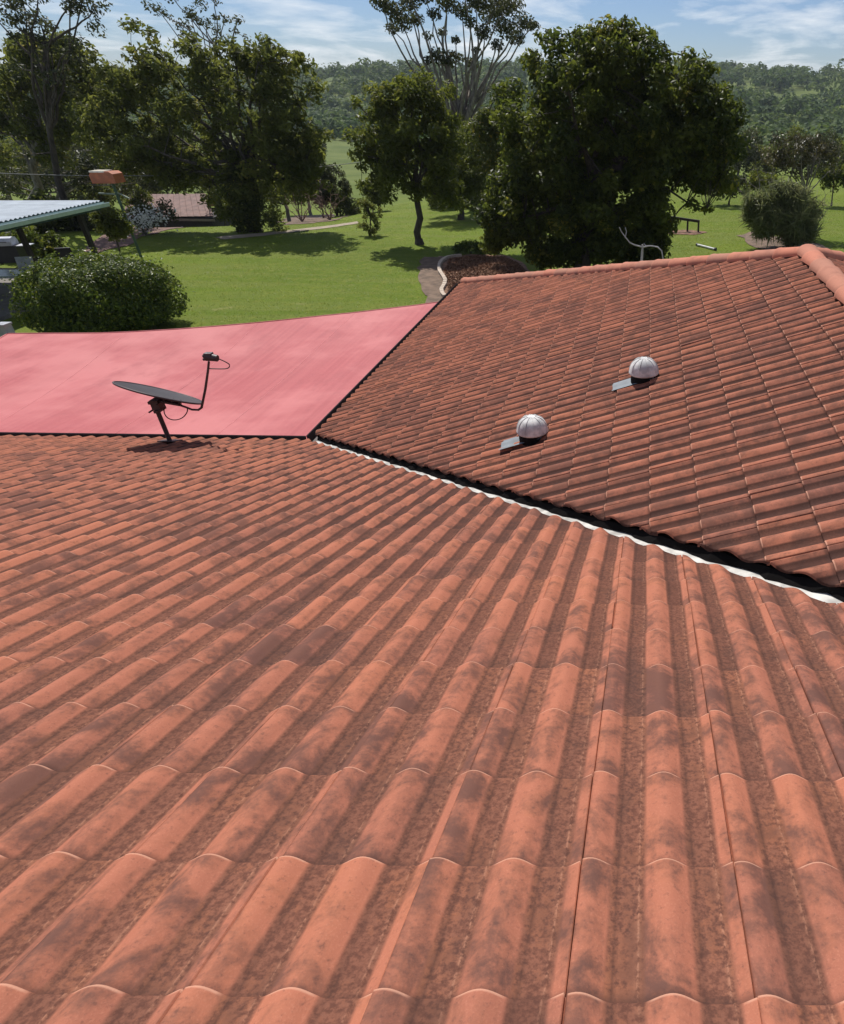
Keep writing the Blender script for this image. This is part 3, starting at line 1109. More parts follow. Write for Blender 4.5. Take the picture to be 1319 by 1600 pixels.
def foliage(cl, rad, per, size, up=.35, out=.7, jit=.7, shell=.45, svar=.3, squash=.85):
    """leaf arrays for clusters cl (n,3), radii rad (n,)"""
    n = len(cl)
    idx = np.repeat(np.arange(n), per)
    d = RNG.normal(size=(len(idx), 3)); d /= np.linalg.norm(d, axis=1, keepdims=True)
    r = RNG.uniform(0, 1, len(idx)) ** shell
    off = d * (r * rad[idx])[:, None]
    off[:, 2] *= squash
    P = cl[idx] + off
    Nn = d * out + RNG.normal(size=d.shape) * jit + np.array([0, 0, up])
    sz = size * (1 + svar * RNG.normal(size=len(idx))).clip(.5, 1.7)
    ct = RNG.uniform(0, 1, n)
    tint = np.clip(.45 * ct[idx] + .55 * RNG.uniform(0, 1, len(idx)), 0, 1)
    return P, Nn, sz, tint

def scale_at(p):
    return FPX / max(.5, (Vector(p) - CAM).dot(FW))

def limb(mb, a, b, r0, r1, bow=.12, seg=6, n=6, droop=0.0):
    a, b = Vector(a), Vector(b)
    L = (b - a).length
    s = Vector((random.gauss(0, 1), random.gauss(0, 1), random.gauss(0, .5))) * bow * L * .5
    s.z -= droop * L
    pts = []
    for i in range(seg + 1):
        t = i / seg
        q = a.lerp(b, t) + s * (4 * t * (1 - t)) * .5
        if 0 < i < seg: q += Vector((random.gauss(0, 1), random.gauss(0, 1), random.gauss(0, 1))) * L * .012
        pts.append(q)
    mb.tube(pts, [r0 + (r1 - r0) * (i / seg) ** .8 for i in range(seg + 1)], n, False)
    return pts

def tree(name, label, cat, base, Y, crown, ncl, clr, per, leaf, mat, bark, r0=.18, trunk_top=None, nlimb=10, group=None,
         bias=.5, depth=.9, forks=None, width=.45, twig=.016, up=.35, out=.7, extra=None, limb_r=.45, squash=.85, sz_var=.3, jit=.7):
    """crown: list of (px, py, rx, ry, weight[, dY]) ellipses in photo pixels at distance Y"""
    base = Vector(base)
    root = empty(name, base)
    tag(root, label, cat, group)
    W = np.array([c[4] for c in crown], float); W /= W.sum()
    cls, rads = [], []
    for _ in range(ncl):
        k = RNG.choice(len(crown), p=W)
        c = crown[k]
        dY = c[5] if len(c) > 5 else 0
        ctr = at(c[0], c[1], Y + dY); sc_ = scale_at(ctr)
        rx, rz = c[2] / sc_, c[3] / sc_
        ry = depth * (rx + rz) / 2
        d = RNG.normal(size=3); d /= np.linalg.norm(d)
        r = RNG.uniform(0, 1) ** bias
        p = ctr + Vector((d[0] * rx, d[1] * ry, d[2] * rz)) * r
        if p.z < float(terr(p.x, p.y)) + .15: p.z = float(terr(p.x, p.y)) + .15 + random.random() * .3
        cls.append(p); rads.append(clr * random.uniform(.65, 1.35))
    if extra:
        for (px, py, rr, dY) in extra:
            p = at(px, py, Y + dY); cls.append(p); rads.append(rr / scale_at(p))
    cl = np.array([tuple(p) for p in cls]); rads = np.array(rads)
    vol = (rads / rads.mean()) ** 2
    pern = np.maximum(6, (per * vol)).astype(int)
    P, Nn, sz, tint = foliage(cl, rads, pern, leaf, up=up, out=out, jit=jit, squash=squash, svar=sz_var)
    gz = terr(P[:, 0], P[:, 1]) + .03
    P[:, 2] = np.maximum(P[:, 2], gz)
    me = leaf_mesh('crown', P - np.array(base), Nn, sz, tint, width, mat)
    link('crown', me, root)
    # trunk, limbs, twigs in one growth
    mb = MB()
    top = Vector(trunk_top) if trunk_top is not None else Vector(cl.mean(0))
    tp = limb(mb, base - Vector((0, 0, .1)), top, r0, r0 * .55, .05, 7, 9)
    mb.tube([base - Vector((0, 0, .1)), base + Vector((0, 0, .25))], [r0 * 1.5, r0 * 1.0], 9, False)
    joints = [(p, r0 * (.95 - .4 * i / 7)) for i, p in enumerate(tp)][3:]
    order = list(range(len(cls))); random.shuffle(order)
    tj = list(joints[-4:])
    for i in order[:nlimb]:
        j = random.choice(tj)
        pts = limb(mb, j[0], cls[i], j[1] * limb_r * 1.3, .022, .22, 7, 6)
        for k, q in enumerate(pts[2:]): joints.append((q, max(.02, j[1] * limb_r * (1 - (k + 2) / 8))))
    J = np.array([tuple(j[0]) for j in joints])
    for i in order[nlimb:]:
        dd = ((J - np.array(cls[i])) ** 2).sum(1)
        j = int(dd.argmin())
        pts = limb(mb, J[j], cls[i], min(.05, max(twig, joints[j][1] * .6)), twig * .6, .2, 4, 4)
    mb.v = [tuple(Vector(v) - base) for v in mb.v]
    mb.build('trunk', bark, root)
    return root

L_dark = leaf_mat('dark_glossy_leaf', (.036, .054, .009), (.105, .125, .018), (.24, .22, .035), .58, .45, .30, .14)
L_mid = leaf_mat('olive_leaf', (.068, .086, .016), (.135, .148, .028), (.20, .18, .04), .55, .55, .25, .12)
L_green = leaf_mat('mid_green_leaf', (.060, .080, .012), (.130, .148, .022), (.20, .19, .035), .52, .5, .3, .10)
L_yel = leaf_mat('yellow_green_leaf', (.05, .07, .012), (.10, .115, .018), (.26, .20, .02), .32, .5, .3, .14)
L_gum = leaf_mat('gum_leaf', (.030, .040, .014), (.080, .088, .028), (.15, .12, .05), .32, .5, .3, .1)
L_bush = leaf_mat('hedge_leaf', (.036, .064, .007), (.120, .165, .015), (.23, .25, .03), .30, .42, .35, .12)
L_far = leaf_mat('far_wood_leaf', (.038, .074, .017), (.100, .145, .034), (.16, .19, .05), .3, .7, .15, .15)
L_white = leaf_mat('white_flower', (.55, .55, .50), (.75, .75, .70), None, .3)
L_dry = leaf_mat('dry_twig_leaf', (.16, .10, .08), (.26, .17, .14), None, .2)

# small tree standing on the lawn
tree('lawn_tree', 'small leafy tree with one bare straight trunk standing alone on the lawn', 'tree', ground(656, 382), ground(656, 382).y,
     [(650, 190, 78, 62, 3), (600, 210, 48, 60, 1.6), (690, 240, 40, 58, 1.6), (640, 270, 70, 40, 2), (585, 260, 36, 40, .9), (640, 150, 55, 30, 1.3), (705, 290, 26, 28, .6)],
     160, .42, 95, .21, L_green, M_bark, .17, trunk_top=at(650, 215, ground(656, 382).y), nlimb=12, bias=.42)

# big dark round tree behind the hip ridge
gb = Vector((0, 26.5, 0)); gb.x = at(905, 430, 26.5).x; gb.z = float(terr(gb.x, gb.y))
tree('broadleaf_tree', 'huge dark dense rounded tree rising right behind the hip ridge', 'tree', gb, 26.5,
     [(950, 180, 150, 120, 5), (870, 210, 100, 110, 2.5), (1060, 200, 100, 90, 2.6), (960, 95, 85, 48, 1.8), (870, 320, 85, 80, 2.6), (960, 310, 110, 80, 2.6), (1110, 210, 62, 75, 1.6), (1060, 265, 90, 48, 1.5),
      (800, 260, 45, 90, 1.0), (1010, 370, 34, 40, .8), (880, 390, 60, 26, 1.0), (980, 385, 66, 30, 1.1), (795, 335, 38, 44, 1.4), (775, 365, 18, 20, .4)],
     620, .43, 140, .17, L_dark, M_bark, .34, trunk_top=at(930, 250, 26.5), nlimb=16, bias=.40, width=.55, up=.5,
     extra=[(960, 42, 16, 0), (905, 62, 15, 0), (1035, 80, 16, 0), (1075, 90, 18, 0), (1000, 65, 15, 0), (850, 60, 16, 0), (830, 95, 18, 0), (1080, 320, 14, -.5), (1105, 326, 11, -.3), (975, 32, 8, 0), (1110, 110, 14, 0), (930, 55, 18, 0)])

# yellow-green tree at its left shoulder
by = 31.0
b = at(770, 345, by); b.z = float(terr(b.x, by))
tree('young_tree', 'lighter yellow green tree crowding the left side of the big dark tree', 'tree', b, by,
     [(775, 230, 40, 60, 2), (800, 290, 40, 50, 1.5), (765, 190, 26, 26, .8), (790, 150, 30, 30, .7), (785, 325, 40, 24, 1.2)], 92, .42, 110, .16, L_yel, M_bark, .11, trunk_top=at(780, 230, by), nlimb=7)
b = at(718, 322, 40); b.z = float(terr(b.x, 40))
tree('shade_tree', 'dark leafy tree half hidden behind the small lawn tree', 'tree', b, 40,
     [(725, 235, 38, 50, 2), (735, 275, 45, 35, 1.5), (700, 300, 35, 28, 1)], 70, .45, 100, .19, L_green, M_bark, .15, trunk_top=at(725, 250, 40), nlimb=7)

# wide olive tree on the left of the lawn
g = ground(398, 362)
tree('spreading_tree', 'wide olive green tree with many dark limbs at the left edge of the lawn', 'tree', g, g.y,
     [(390, 190, 110, 95, 4), (270, 190, 120, 95, 4), (200, 215, 70, 70, 1.6), (450, 200, 62, 85, 2.4), (330, 110, 110, 45, 2.4), (440, 120, 55, 50, 1.4), (400, 290, 90, 60, 2), (300, 270, 50, 30, 1.0), (480, 245, 34, 50, 1), (230, 125, 60, 45, 1), (190, 160, 50, 40, .8), (240, 250, 60, 30, 1)],
     470, .42, 62, .24, L_mid, M_bark, .30, trunk_top=at(385, 235, g.y), nlimb=26, bias=.45, limb_r=.5,
     extra=[(410, 62, 13, 0), (425, 75, 14, 0), (440, 82, 14, 0), (466, 88, 10, 0), (300, 62, 14, 0), (205, 40, 18, 0), (235, 55, 15, 0), (345, 75, 16, 0), (375, 85, 16, 0)])
tree('ivy_shrub', 'black green ivy covered shrub round the foot of the wide olive tree', 'shrub', g + Vector((-.7, -.2, 0)), g.y - .4,
     [(385, 310, 38, 46, 3), (395, 345, 46, 22, 2), (372, 270, 24, 30, 1)], 75, .38, 130, .13, L_dark, M_bark, .08, nlimb=5)

# bare-limbed tall tree far left, and the leafy mass it grows out of
b = at(100, 330, 36); b.z = float(terr(b.x, 36))
rt = tree('sparse_tree', 'tall thin tree with bare crooked limbs left of the wide olive tree', 'tree', b, 36,
     [(30, 20, 40, 22, 1.3), (120, 15, 40, 20, 1.2), (75, 60, 60, 25, .8), (70, 115, 60, 35, 1.0)], 40, .36, 55, .17, L_gum, M_bark, .17, trunk_top=at(72, 70, 36), nlimb=16, limb_r=.5,
     extra=[(145, 18, 14, 0), (150, 45, 16, 0), (20, 5, 16, 0), (60, -10, 20, 0), (35, 240, 14, -1), (125, 95, 14, 0)])
b = at(40, 340, 40); b.z = float(terr(b.x, 40))
tree('leafy_tree', 'broad olive green tree behind the bare limbed tree at the photo edge', 'tree', b, 40,
     [(30, 120, 90, 55, 2.5), (120, 130, 70, 60, 2.3), (20, 200, 80, 50, 1.6), (110, 210, 60, 45, 1.4), (70, 80, 60, 30, 1), (-70, 150, 80, 90, 2)], 230, .50, 62, .27, L_mid, M_grey, .25, trunk_top=at(60, 190, 40), nlimb=18, bias=.5)
b = at(60, 320, 44); b.z = float(terr(b.x, 44))
tree('dark_tree', 'low dark scrubby tree behind the blue grey patio roof', 'tree', b, 44,
     [(50, 275, 90, 40, 2), (140, 270, 50, 35, 1.2), (230, 270, 60, 32, 1.2), (-40, 280, 70, 50, 1)], 110, .5, 80, .20, L_gum, M_grey, .15, nlimb=14)

for (x, y, w_, h_, Y_, m_, lab) in [(-10, 335, 52, 30, 34, L_gum, 'dark scrubby bush behind the patio roof at the photo edge'), (75, 328, 46, 28, 35, L_dark, 'black green bush behind the middle of the patio roof'),
                                (140, 338, 34, 26, 36, L_gum, 'dark scrubby bush behind the tip of the patio roof'), (30, 380, 60, 22, 29, L_dark, 'low dark bush seen under the patio roof behind the furniture')]:
    p = at(x, y, Y_); p.z = float(terr(p.x, Y_))
    tree('scrub_bush', lab, 'bush', p, Y_, [(x, y, w_, h_, 1), (x, y + h_ * .7, w_ * .9, h_ * .8, 1)], 60, .36, 70, .19, m_, M_bark, .06, nlimb=7)

# tall wispy gum behind the olive tree
b = at(345, 320, 52); b.z = float(terr(b.x, 52))
tree('wispy_gum', 'very thin wispy gum tree showing above the wide olive tree', 'tree', b, 52,
     [(300, 25, 60, 25, 1)], 8, .30, 40, .22, L_gum, M_grey, .16, trunk_top=at(335, 70, 52), nlimb=16, twig=.022,
     extra=[(232, 8, 11, 0), (246, 14, 12, 0), (262, 24, 8, 0), (280, 38, 10, 1), (296, 18, 10, 0), (312, 6, 12, 0), (322, 34, 11, 0), (338, 46, 12, 1), (352, 30, 11, 0), (372, 32, 11, 0), (366, 48, 7, 0), (384, 58, 6, 0), (336, -4, 12, 0), (268, -6, 12, 0), (345, 64, 16, 0), (290, 55, 10, 0)])

# tall pale-limbed gum in the middle
b = at(722, 335, 46); b.z = float(terr(b.x, 46))
gum_cl = [(598, 2, 22), (618, 18, 22), (640, 6, 20), (628, 36, 20), (612, 45, 13), (660, -12, 24), (650, 30, 15), (678, 22, 14), (700, 4, 22), (722, 18, 18), (745, 4, 24), (736, 36, 13), (768, 22, 24), (756, 50, 18), (790, 42, 24), (806, 58, 18), (818, 34, 20), (834, 40, 12), (780, 2, 30), (684, 86, 17), (700, 98, 13), (668, 94, 10), (738, 98, 13), (668, 56, 10), (712, 62, 9), (800, 8, 24), (630, -25, 30), (720, -30, 34), (690, 50, 10), (745, 78, 9), (776, 70, 14), (690, -20, 24)]
tree('tall_gum', 'tall gum tree with fanned pale limbs and clumped dark leaves against the sky', 'tree', b, 46,
     [(715, 92, 30, 10, 1)], 3, .4, 300, .17, L_gum, M_grey, .34, trunk_top=at(718, 185, 46), nlimb=34, bias=.5, limb_r=.46, twig=.03, width=.5, squash=.7,
     extra=[(x, y, r * .92, random.uniform(-2.2, 2.2)) for x, y, r in gum_cl])

# right-hand side: fountain shrub and thin bare tree
g2 = ground(1232, 389)
L_bush2 = leaf_mat('arching_leaf', (.09, .11, .04), (.20, .21, .09), (.32, .31, .16), .45, .5, .3, .12)
tree('arching_shrub', 'rounded shrub of long arching grassy leaves on the right lawn', 'shrub', g2, g2.y,
     [(1228, 350, 44, 34, 3), (1188, 332, 26, 26, 1.6), (1205, 352, 34, 28, 1.6), (1258, 345, 24, 34, 1.5), (1225, 308, 30, 18, 1.5), (1222, 296, 16, 10, .5), (1172, 320, 14, 14, .6)],
     120, .36, 90, .62, L_bush2, M_bark, .06, nlimb=16, width=.075, bias=.45, up=-.2, out=.25, jit=.9, squash=1.0,
     extra=[(1280, 330, 7, 0), (1286, 318, 6, 0), (1272, 315, 8, 0), (1265, 300, 7, 0)])
b = at(1258, 350, 36); b.z = float(terr(b.x, 36))
tree('bare_tree', 'thin half bare tree with brownish leaves rising behind the arching shrub', 'tree', b, 36,
     [(1255, 225, 45, 28, 2), (1225, 245, 30, 20, .9), (1300, 230, 32, 28, 1.2), (1280, 262, 36, 18, .8)], 46, .36, 58, .17, leaf_mat('brown_olive_leaf', (.045, .048, .016), (.10, .088, .035), (.17, .13, .06), .25), M_grey, .09, trunk_top=at(1262, 280, 36), nlimb=14, limb_r=.5)
def twigs(name, label, cat, base_px, Y, tips, mat, r=.03, group=None, base_z=None):
    b = at(base_px[0], base_px[1], Y)
    b.z = float(terr(b.x, b.y)) if base_z is None else base_z
    root = empty(name, b); tag(root, label, cat, group)
    mb = MB()
    for (x, y, dY) in tips:
        p = at(x, y, Y + dY)
        pts = limb(mb, b, p, r, r * .3, .25, 7, 5)
        for q in pts[2:]:
            for _ in range(2):
                e = q + Vector((random.gauss(0, .3), random.gauss(0, .3), abs(random.gauss(.18, .2)))) * (p - b).length * .4
                limb(mb, q, e, r * .4, r * .16, .3, 3, 4)
    mb.v = [tuple(Vector(v) - b) for v in mb.v]
    mb.build('branches', mat, root)
    return root
twigs('bare_shrub', 'grey leafless shrub between the big dark tree and the arching shrub', 'shrub', (1185, 335), 38, [(1165, 280, 0), (1180, 250, 0), (1212, 240, 0), (1200, 285, .5), (1225, 300, .4), (1160, 300, 0), (1195, 300, 0)], M_grey, .035)
twigs('dry_shrub', 'bare pale stems leaning out of the right side of the arching shrub', 'shrub', (1262, 385), 33, [(1290, 305, 0), (1282, 330, .3), (1300, 320, .2), (1275, 310, 0)], M_grey, .022)

# bare white branch between ridge and big tree
Yb = 17.6
def white_branch():
    b = at(1004, 432, Yb); b.z = float(terr(b.x, b.y))
    root = empty('dead_branch', b); tag(root, 'bleached bare branch forking up in front of the dark tree above the ridge', 'branch')
    mb = MB()
    def pl(zs, r0, r1):
        P = [at(x, y, Yb) for x, y in zs]
        mb.tube(P, [r0 + (r1 - r0) * i / (len(P) - 1) for i in range(len(P))], 6)
    pl([(1000, 470), (1001, 430), (1003, 405), (1004, 388), (1004, 382)], .035, .022)
    pl([(1004, 386), (992, 383), (984, 379), (977, 370), (971, 362), (968, 355)], .022, .010)
    pl([(977, 372), (979, 362), (977, 355)], .012, .006)
    pl([(1004, 386), (1016, 384), (1028, 386), (1034, 392), (1036, 404), (1037, 425)], .020, .014)
    pl([(1010, 385), (1006, 380)], .012, .005)
    mb.tube([b + Vector((0, 0, -.1)), at(1000, 470, Yb)], [.05, .035], 6)
    mb.v = [tuple(Vector(v) - b) for v in mb.v]
    mb.build('branch', M_white_br, root)
M_white_br = bark_mat('bleached_wood', (.36, .34, .33), (.58, .56, .54))
white_branch()

# clipped round bush beyond the shade cloth
def round_bush(base, rx, ry, h, n, label, name='round_bush', size=.085, mat=None, seed=1):
    root = empty(name, base); tag(root, label, 'bush')
    d = RNG.normal(size=(n, 3)); d /= np.linalg.norm(d, axis=1, keepdims=True); d[:, 2] = np.where(d[:, 2] < -.35, -d[:, 2], d[:, 2])
    bl = 1 + .085 * np.sin(d[:, 0] * 6 + seed) * np.sin(d[:, 1] * 7) + .05 * np.sin(d[:, 2] * 9 + d[:, 0] * 8 + 2)
    r = (1 - .30 * RNG.uniform(0, 1, n) ** 2.2) * bl
    hh = h / 1.15
    sq = np.sign(d) * np.abs(d) ** np.array([.9, .9, .8])
    P = sq * r[:, None] * np.array([rx, ry, hh * .72]) + np.array([0, 0, hh * .52])
    spr = RNG.uniform(0, 1, n) > .93
    P[spr] *= RNG.uniform(1.01, 1.12, (int(spr.sum()), 1))
    P[:, 2] = np.maximum(P[:, 2], .02)
    Nn = d * .8 + RNG.normal(size=d.shape) * .6 + np.array([0, 0, .3])
    core = RNG.uniform(0, 1, n) < .16
    P[core] = P[core] * np.array([.72, .72, .80]) + RNG.normal(0, .1, (core.sum(), 3)); P[:, 2] = np.maximum(P[:, 2], .02)
    size = np.where(core, size * 3.6, size)
    tint = np.clip(RNG.uniform(0, 1, n), 0, 1)
    me = leaf_mesh('foliage', P, Nn, size * (1 + .25 * RNG.normal(size=n)).clip(.5, 1.6), tint, .5, mat or L_bush)
    link('foliage', me, root)
    mb = MB()
    for k in range(22):
        a = random.uniform(0, 6.28); q = random.uniform(.3, .8)
        limb(mb, (.15 * math.cos(a), .15 * math.sin(a), -.05), (q * rx * math.cos(a), q * ry * math.sin(a), h * random.uniform(.4, .8)), .04, .012, .2, 5, 5)
    mb.build('stem', M_bark, root)
    return root
Yr = 19.6
a_, c_ = at(32, 470, Yr), at(286, 470, Yr)
gz = float(terr((a_.x + c_.x) / 2, Yr))
round_bush(Vector(((a_.x + c_.x) / 2, Yr, gz)), (c_.x - a_.x) / 2 * .83, 1.65, (at(150, 404, Yr).z - gz) * .93, 46000, 'big round clipped green bush just beyond the shade cloth')

# small plants on the lawn
g = ground(578, 368)
tree('conical_shrub', 'small upright shrub with reddish tips left of the lawn tree', 'shrub', g, g.y, [(578, 335, 17, 26, 2), (577, 318, 9, 14, .8), (580, 352, 18, 12, 1)], 34, .17, 60, .10, L_mid, M_bark, .04, nlimb=5)
g = ground(735, 397)
tree('low_plant', 'low leafy plant at the back edge of the brown mulch bed', 'plant', g, g.y, [(745, 390, 24, 9, 2), (725, 393, 14, 6, 1)], 26, .20, 46, .16, L_bush, M_bark, .02, nlimb=4, width=.3)
g = ground(226, 366)
tree('white_flower_shrub', 'loose shrub dotted with white blossom beside the brown roofed shed', 'shrub', g, g.y, [(228, 340, 38, 20, 2), (250, 330, 20, 16, 1)], 40, .30, 60, .12, L_gum, M_grey, .05, nlimb=9)
nb = 520
def blossoms():
    r = [o for o in bpy.data.objects if o.name == 'white_flower_shrub'][0]
    b = r.location
    P = np.array([tuple(at(RNG.normal(228, 17), RNG.normal(341, 9), b.y - 1.0 + RNG.uniform(-.6, .6)) - b) for _ in range(nb)])
    me = leaf_mesh('blossom', P, RNG.normal(size=P.shape) + np.array([0, -.4, .8]), RNG.uniform(.06, .13, nb), RNG.uniform(0, 1, nb), .9, L_white)
    link('blossom', me, r)['kind'] = 'stuff'
blossoms()
g = ground(255, 352)
tree('dark_bush', 'small dark bush in front of the brown roofed shed', 'bush', g, g.y, [(252, 338, 22, 16, 1)], 22, .3, 90, .12, L_dark, M_bark, .04, nlimb=4)
for (x, y, w_, h_, m_, lab) in [(540, 310, 26, 24, L_yel, 'pale green bushy shrub at the lawn end beside the bare pink shrubs'), (520, 285, 26, 26, L_gum, 'dark shrub behind the pale green shrub at the lawn end'),
                               (500, 300, 16, 18, L_dry, 'brownish shrub among the bare twigs at the far lawn end'), (690, 318, 24, 20, L_dark, 'dark low shrub behind the trunk of the lawn tree'), (215, 318, 26, 22, L_green, 'green shrub left of the brown roofed shed'),
                               (745, 300, 38, 30, L_green, 'dense green shrub in the gap between the lawn tree and the big dark tree'), (462, 285, 34, 30, L_dark, 'dark shrub right of the wide olive tree trunk'),
                               (700, 285, 26, 24, L_mid, 'olive shrub behind the right side of the lawn tree'), (590, 300, 22, 18, L_green, 'green shrub behind the left side of the lawn tree'),
                               (150, 300, 36, 22, L_mid, 'olive shrub below the orange hood'), (690, 270, 24, 30, L_gum, 'grey green shrub behind the crown of the lawn tree'), (770, 318, 34, 20, L_dark, 'dark shrub behind the foot of the yellow green tree'), (345, 320, 22, 24, L_green, 'green shrub at the right end of the brown roofed shed'),
                               (1140, 290, 34, 18, L_gum, 'grey green shrub on the far lawn edge beside the big dark tree'), (1192, 284, 30, 20, L_green, 'green shrub on the far lawn edge left of the half bare tree'),
                               (1304, 272, 30, 20, L_dark, 'dark shrub on the far lawn edge right of the half bare tree')]:
    p = at(x, y + h_ * .8, 46); p.z = float(terr(p.x, 46))
    tree('garden_shrub', lab, 'shrub', p, 46, [(x, y, w_, h_, 1)], 34, .34, 70, .17, m_, M_bark, .05, nlimb=5)
for (x, y, lab) in [(468, 328, 'left one of the bare pinkish twiggy shrubs at the lawn end'), (512, 326, 'right one of the bare pinkish twiggy shrubs at the lawn end')]:
    twigs('twiggy_shrub', lab, 'shrub', (x, y), 42, [(x - 22, y - 20, 0), (x - 10, y - 26, .4), (x + 4, y - 28, -.3), (x + 16, y - 22, 0), (x + 24, y - 14, .3), (x - 26, y - 10, 0)], bark_mat('pink_twig', (.20, .13, .11), (.32, .21, .18)), .035, 'bare twiggy shrubs')

p = at(176, 372, 27.4); p.z = float(terr(p.x, 27.4))
tree('garden_shrub', 'loose green shrub at the tip of the patio roof', 'shrub', p, 27.4, [(172, 345, 22, 24, 2), (188, 355, 16, 16, 1)], 44, .26, 60, .13, L_green, M_bark, .04, nlimb=6)

# trees beyond the garden: three kinds, copied
def proto_tree(name, kind):
    base = Vector((0, 0, 0))
    root = empty(name, base)
    mb = MB()
    H, Wd, mat = [(9, 4.2, L_gum), (11, 3.6, L_green), (7, 4.6, L_mid)][kind]
    n = 90
    d = RNG.normal(size=(n, 3)); d /= np.linalg.norm(d, axis=1, keepdims=True)
    cl = d * (RNG.uniform(0, 1, n) ** .4)[:, None] * np.array([Wd * .8, Wd * .8, H * .34]) + np.array([0, 0, H * .62])
    P, Nn, sz, tint = foliage(cl, RNG.uniform(.6, 1.15, n), 62, .34)
    me = leaf_mesh('crown', P, Nn, sz, tint, .5, mat)
    link('crown', me, root)
    limb(mb, (0, 0, -.3), (0, 0, H * .5), .25, .15, .05)
    for c in cl[:12]: limb(mb, (0, 0, H * random.uniform(.25, .5)), c, .1, .03, .2)
    mb.build('trunk', M_grey, root)
    return root
protos = [proto_tree('background_tree', k) for k in range(3)]
used = [False] * 3
def place_tree(k, px, Y, s, label, group, sink=.1):
    x = at(px, 300, Y).x
    if not used[k]:
        r = protos[k]; used[k] = True
    else:
        r = protos[k].copy(); col.objects.link(r)
        for ch in protos[k].children:
            c = ch.copy(); col.objects.link(c); c.parent = r
    r.location = (x, Y, float(terr(x, Y)) - sink)
    r.rotation_euler.z = random.uniform(0, 6.28); r.scale = (s, s, s * random.uniform(.9, 1.15))
    tag(r, label, 'tree', group)
GR = 'trees in the belt behind the left garden'
for px, Y, k, sc_t, lab in [(10, 70, 2, 1.0, 'dense tree in the belt behind the patio roof, at the photo edge'), (90, 64, 1, .75, 'dark tree in the belt just behind the bare crooked tree'),
        (160, 72, 0, .95, 'dark tree in the belt seen above the orange hood'), (215, 64, 2, .85, 'low rounded tree in the belt just left of the brown roofed shed'),
        (275, 74, 0, .9, 'dark tree in the belt directly behind the brown roofed shed'), (330, 66, 1, .7, 'tree in the belt behind the right end of the brown roofed shed'),
        (385, 72, 0, .85, 'dark tree in the belt behind the trunk of the wide olive tree'), (440, 64, 2, .75, 'rounded tree in the belt just right of the wide olive tree trunk'),
        (478, 80, 0, .8, 'last tree of the belt, beside the open sloping pasture')]:
    place_tree(k, px, Y, sc_t, lab, GR)
GR2 = 'trees in the row along the far right lawn edge'
for px, Y, k, sc_t, lab in [(1150, 82, 0, .62, 'tree of the far right row that touches the big dark tree'), (1195, 88, 2, .62, 'second tree of the far right row, counted from the big dark tree'),
        (1235, 84, 1, .46, 'narrow tree of the far right row behind the thin half bare tree'), (1275, 80, 0, .55, 'fourth tree of the far right row, right of the half bare tree'),
        (1310, 86, 2, .68, 'broad low tree ending the far right row at the photo edge')]:
    place_tree(k, px, Y, sc_t * 1.15, lab, GR2, 2.6 * sc_t)
GR3 = 'trees down the slope in the middle distance'
for px, Y, k, sc_t, lab in [(505, 150, 0, .8, 'dark tree at the left edge of the sloping pasture'), (700, 110, 2, .9, 'rounded tree down the slope behind the pale limbed gum'),
        (760, 100, 0, .8, 'dark tree down the slope behind the yellow green tree'), (1215, 170, 2, .6, 'low tree in the far paddock beyond the right row')]:
    place_tree(k, px, Y, sc_t, lab, GR3)

# wooded hills: far trees that read as one mass
def far_wood():
    pos = []
    tries = 0
    while len(pos) < 5200 and tries < 60000:
        tries += 1
        Y = 150 * (900 / 150) ** RNG.uniform()
        t = RNG.uniform(-1.35, .75)
        X = t * Y
        # clearings: open pasture in irregular patches
        mval = math.sin(X * .021 + 1.1) + math.sin(Y * .017 + X * .006) + .8 * math.sin((X + Y) * .033 + 2)
        dens = 1.0 if Y > 300 else (.6 if Y > 235 else .14)
        if t > -.62 and t < -.36 and Y < 260: dens = .0
        if .12 < t < .4 and 150 < Y < 235: dens = .25
        if mval > 1.75: dens *= .08
        if RNG.uniform() < dens: pos.append((X, Y))
    pos = np.array(pos)
    n = len(pos); per = 58
    z = terr(pos[:, 0], pos[:, 1])
    R_ = RNG.uniform(2.6, 5.6, n) * (1 + .3 * ss(300, 800, pos[:, 1]))
    H_ = R_ * RNG.uniform(.9, 1.5, n)
    idx = np.repeat(np.arange(n), per)
    d = RNG.normal(size=(n * per, 3)); d /= np.linalg.norm(d, axis=1, keepdims=True); d[:, 2] = np.abs(d[:, 2]) * 1.0 - .12
    lump = 1 + .22 * np.sin(d[:, 0] * 5 + idx) * np.sin(d[:, 1] * 5 + idx * 1.7)
    P = np.stack([pos[idx, 0] + d[:, 0] * R_[idx] * lump, pos[idx, 1] + d[:, 1] * R_[idx] * lump, z[idx] + H_[idx] * (.45 + .75 * d[:, 2] * lump)], -1)
    tint = np.clip(.6 * RNG.uniform(0, 1, n)[idx] + .4 * RNG.uniform(0, 1, n * per), 0, 1)
    me = leaf_mesh('wooded_hills', P, d + RNG.normal(size=d.shape) * .28 + np.array([0, 0, .25]), RNG.uniform(1.3, 2.6, n * per) * (R_[idx] / 4) ** .5, tint, .8, L_far)
    o = link('far_woodland', me)
    tag(o, kind='stuff')
far_wood()

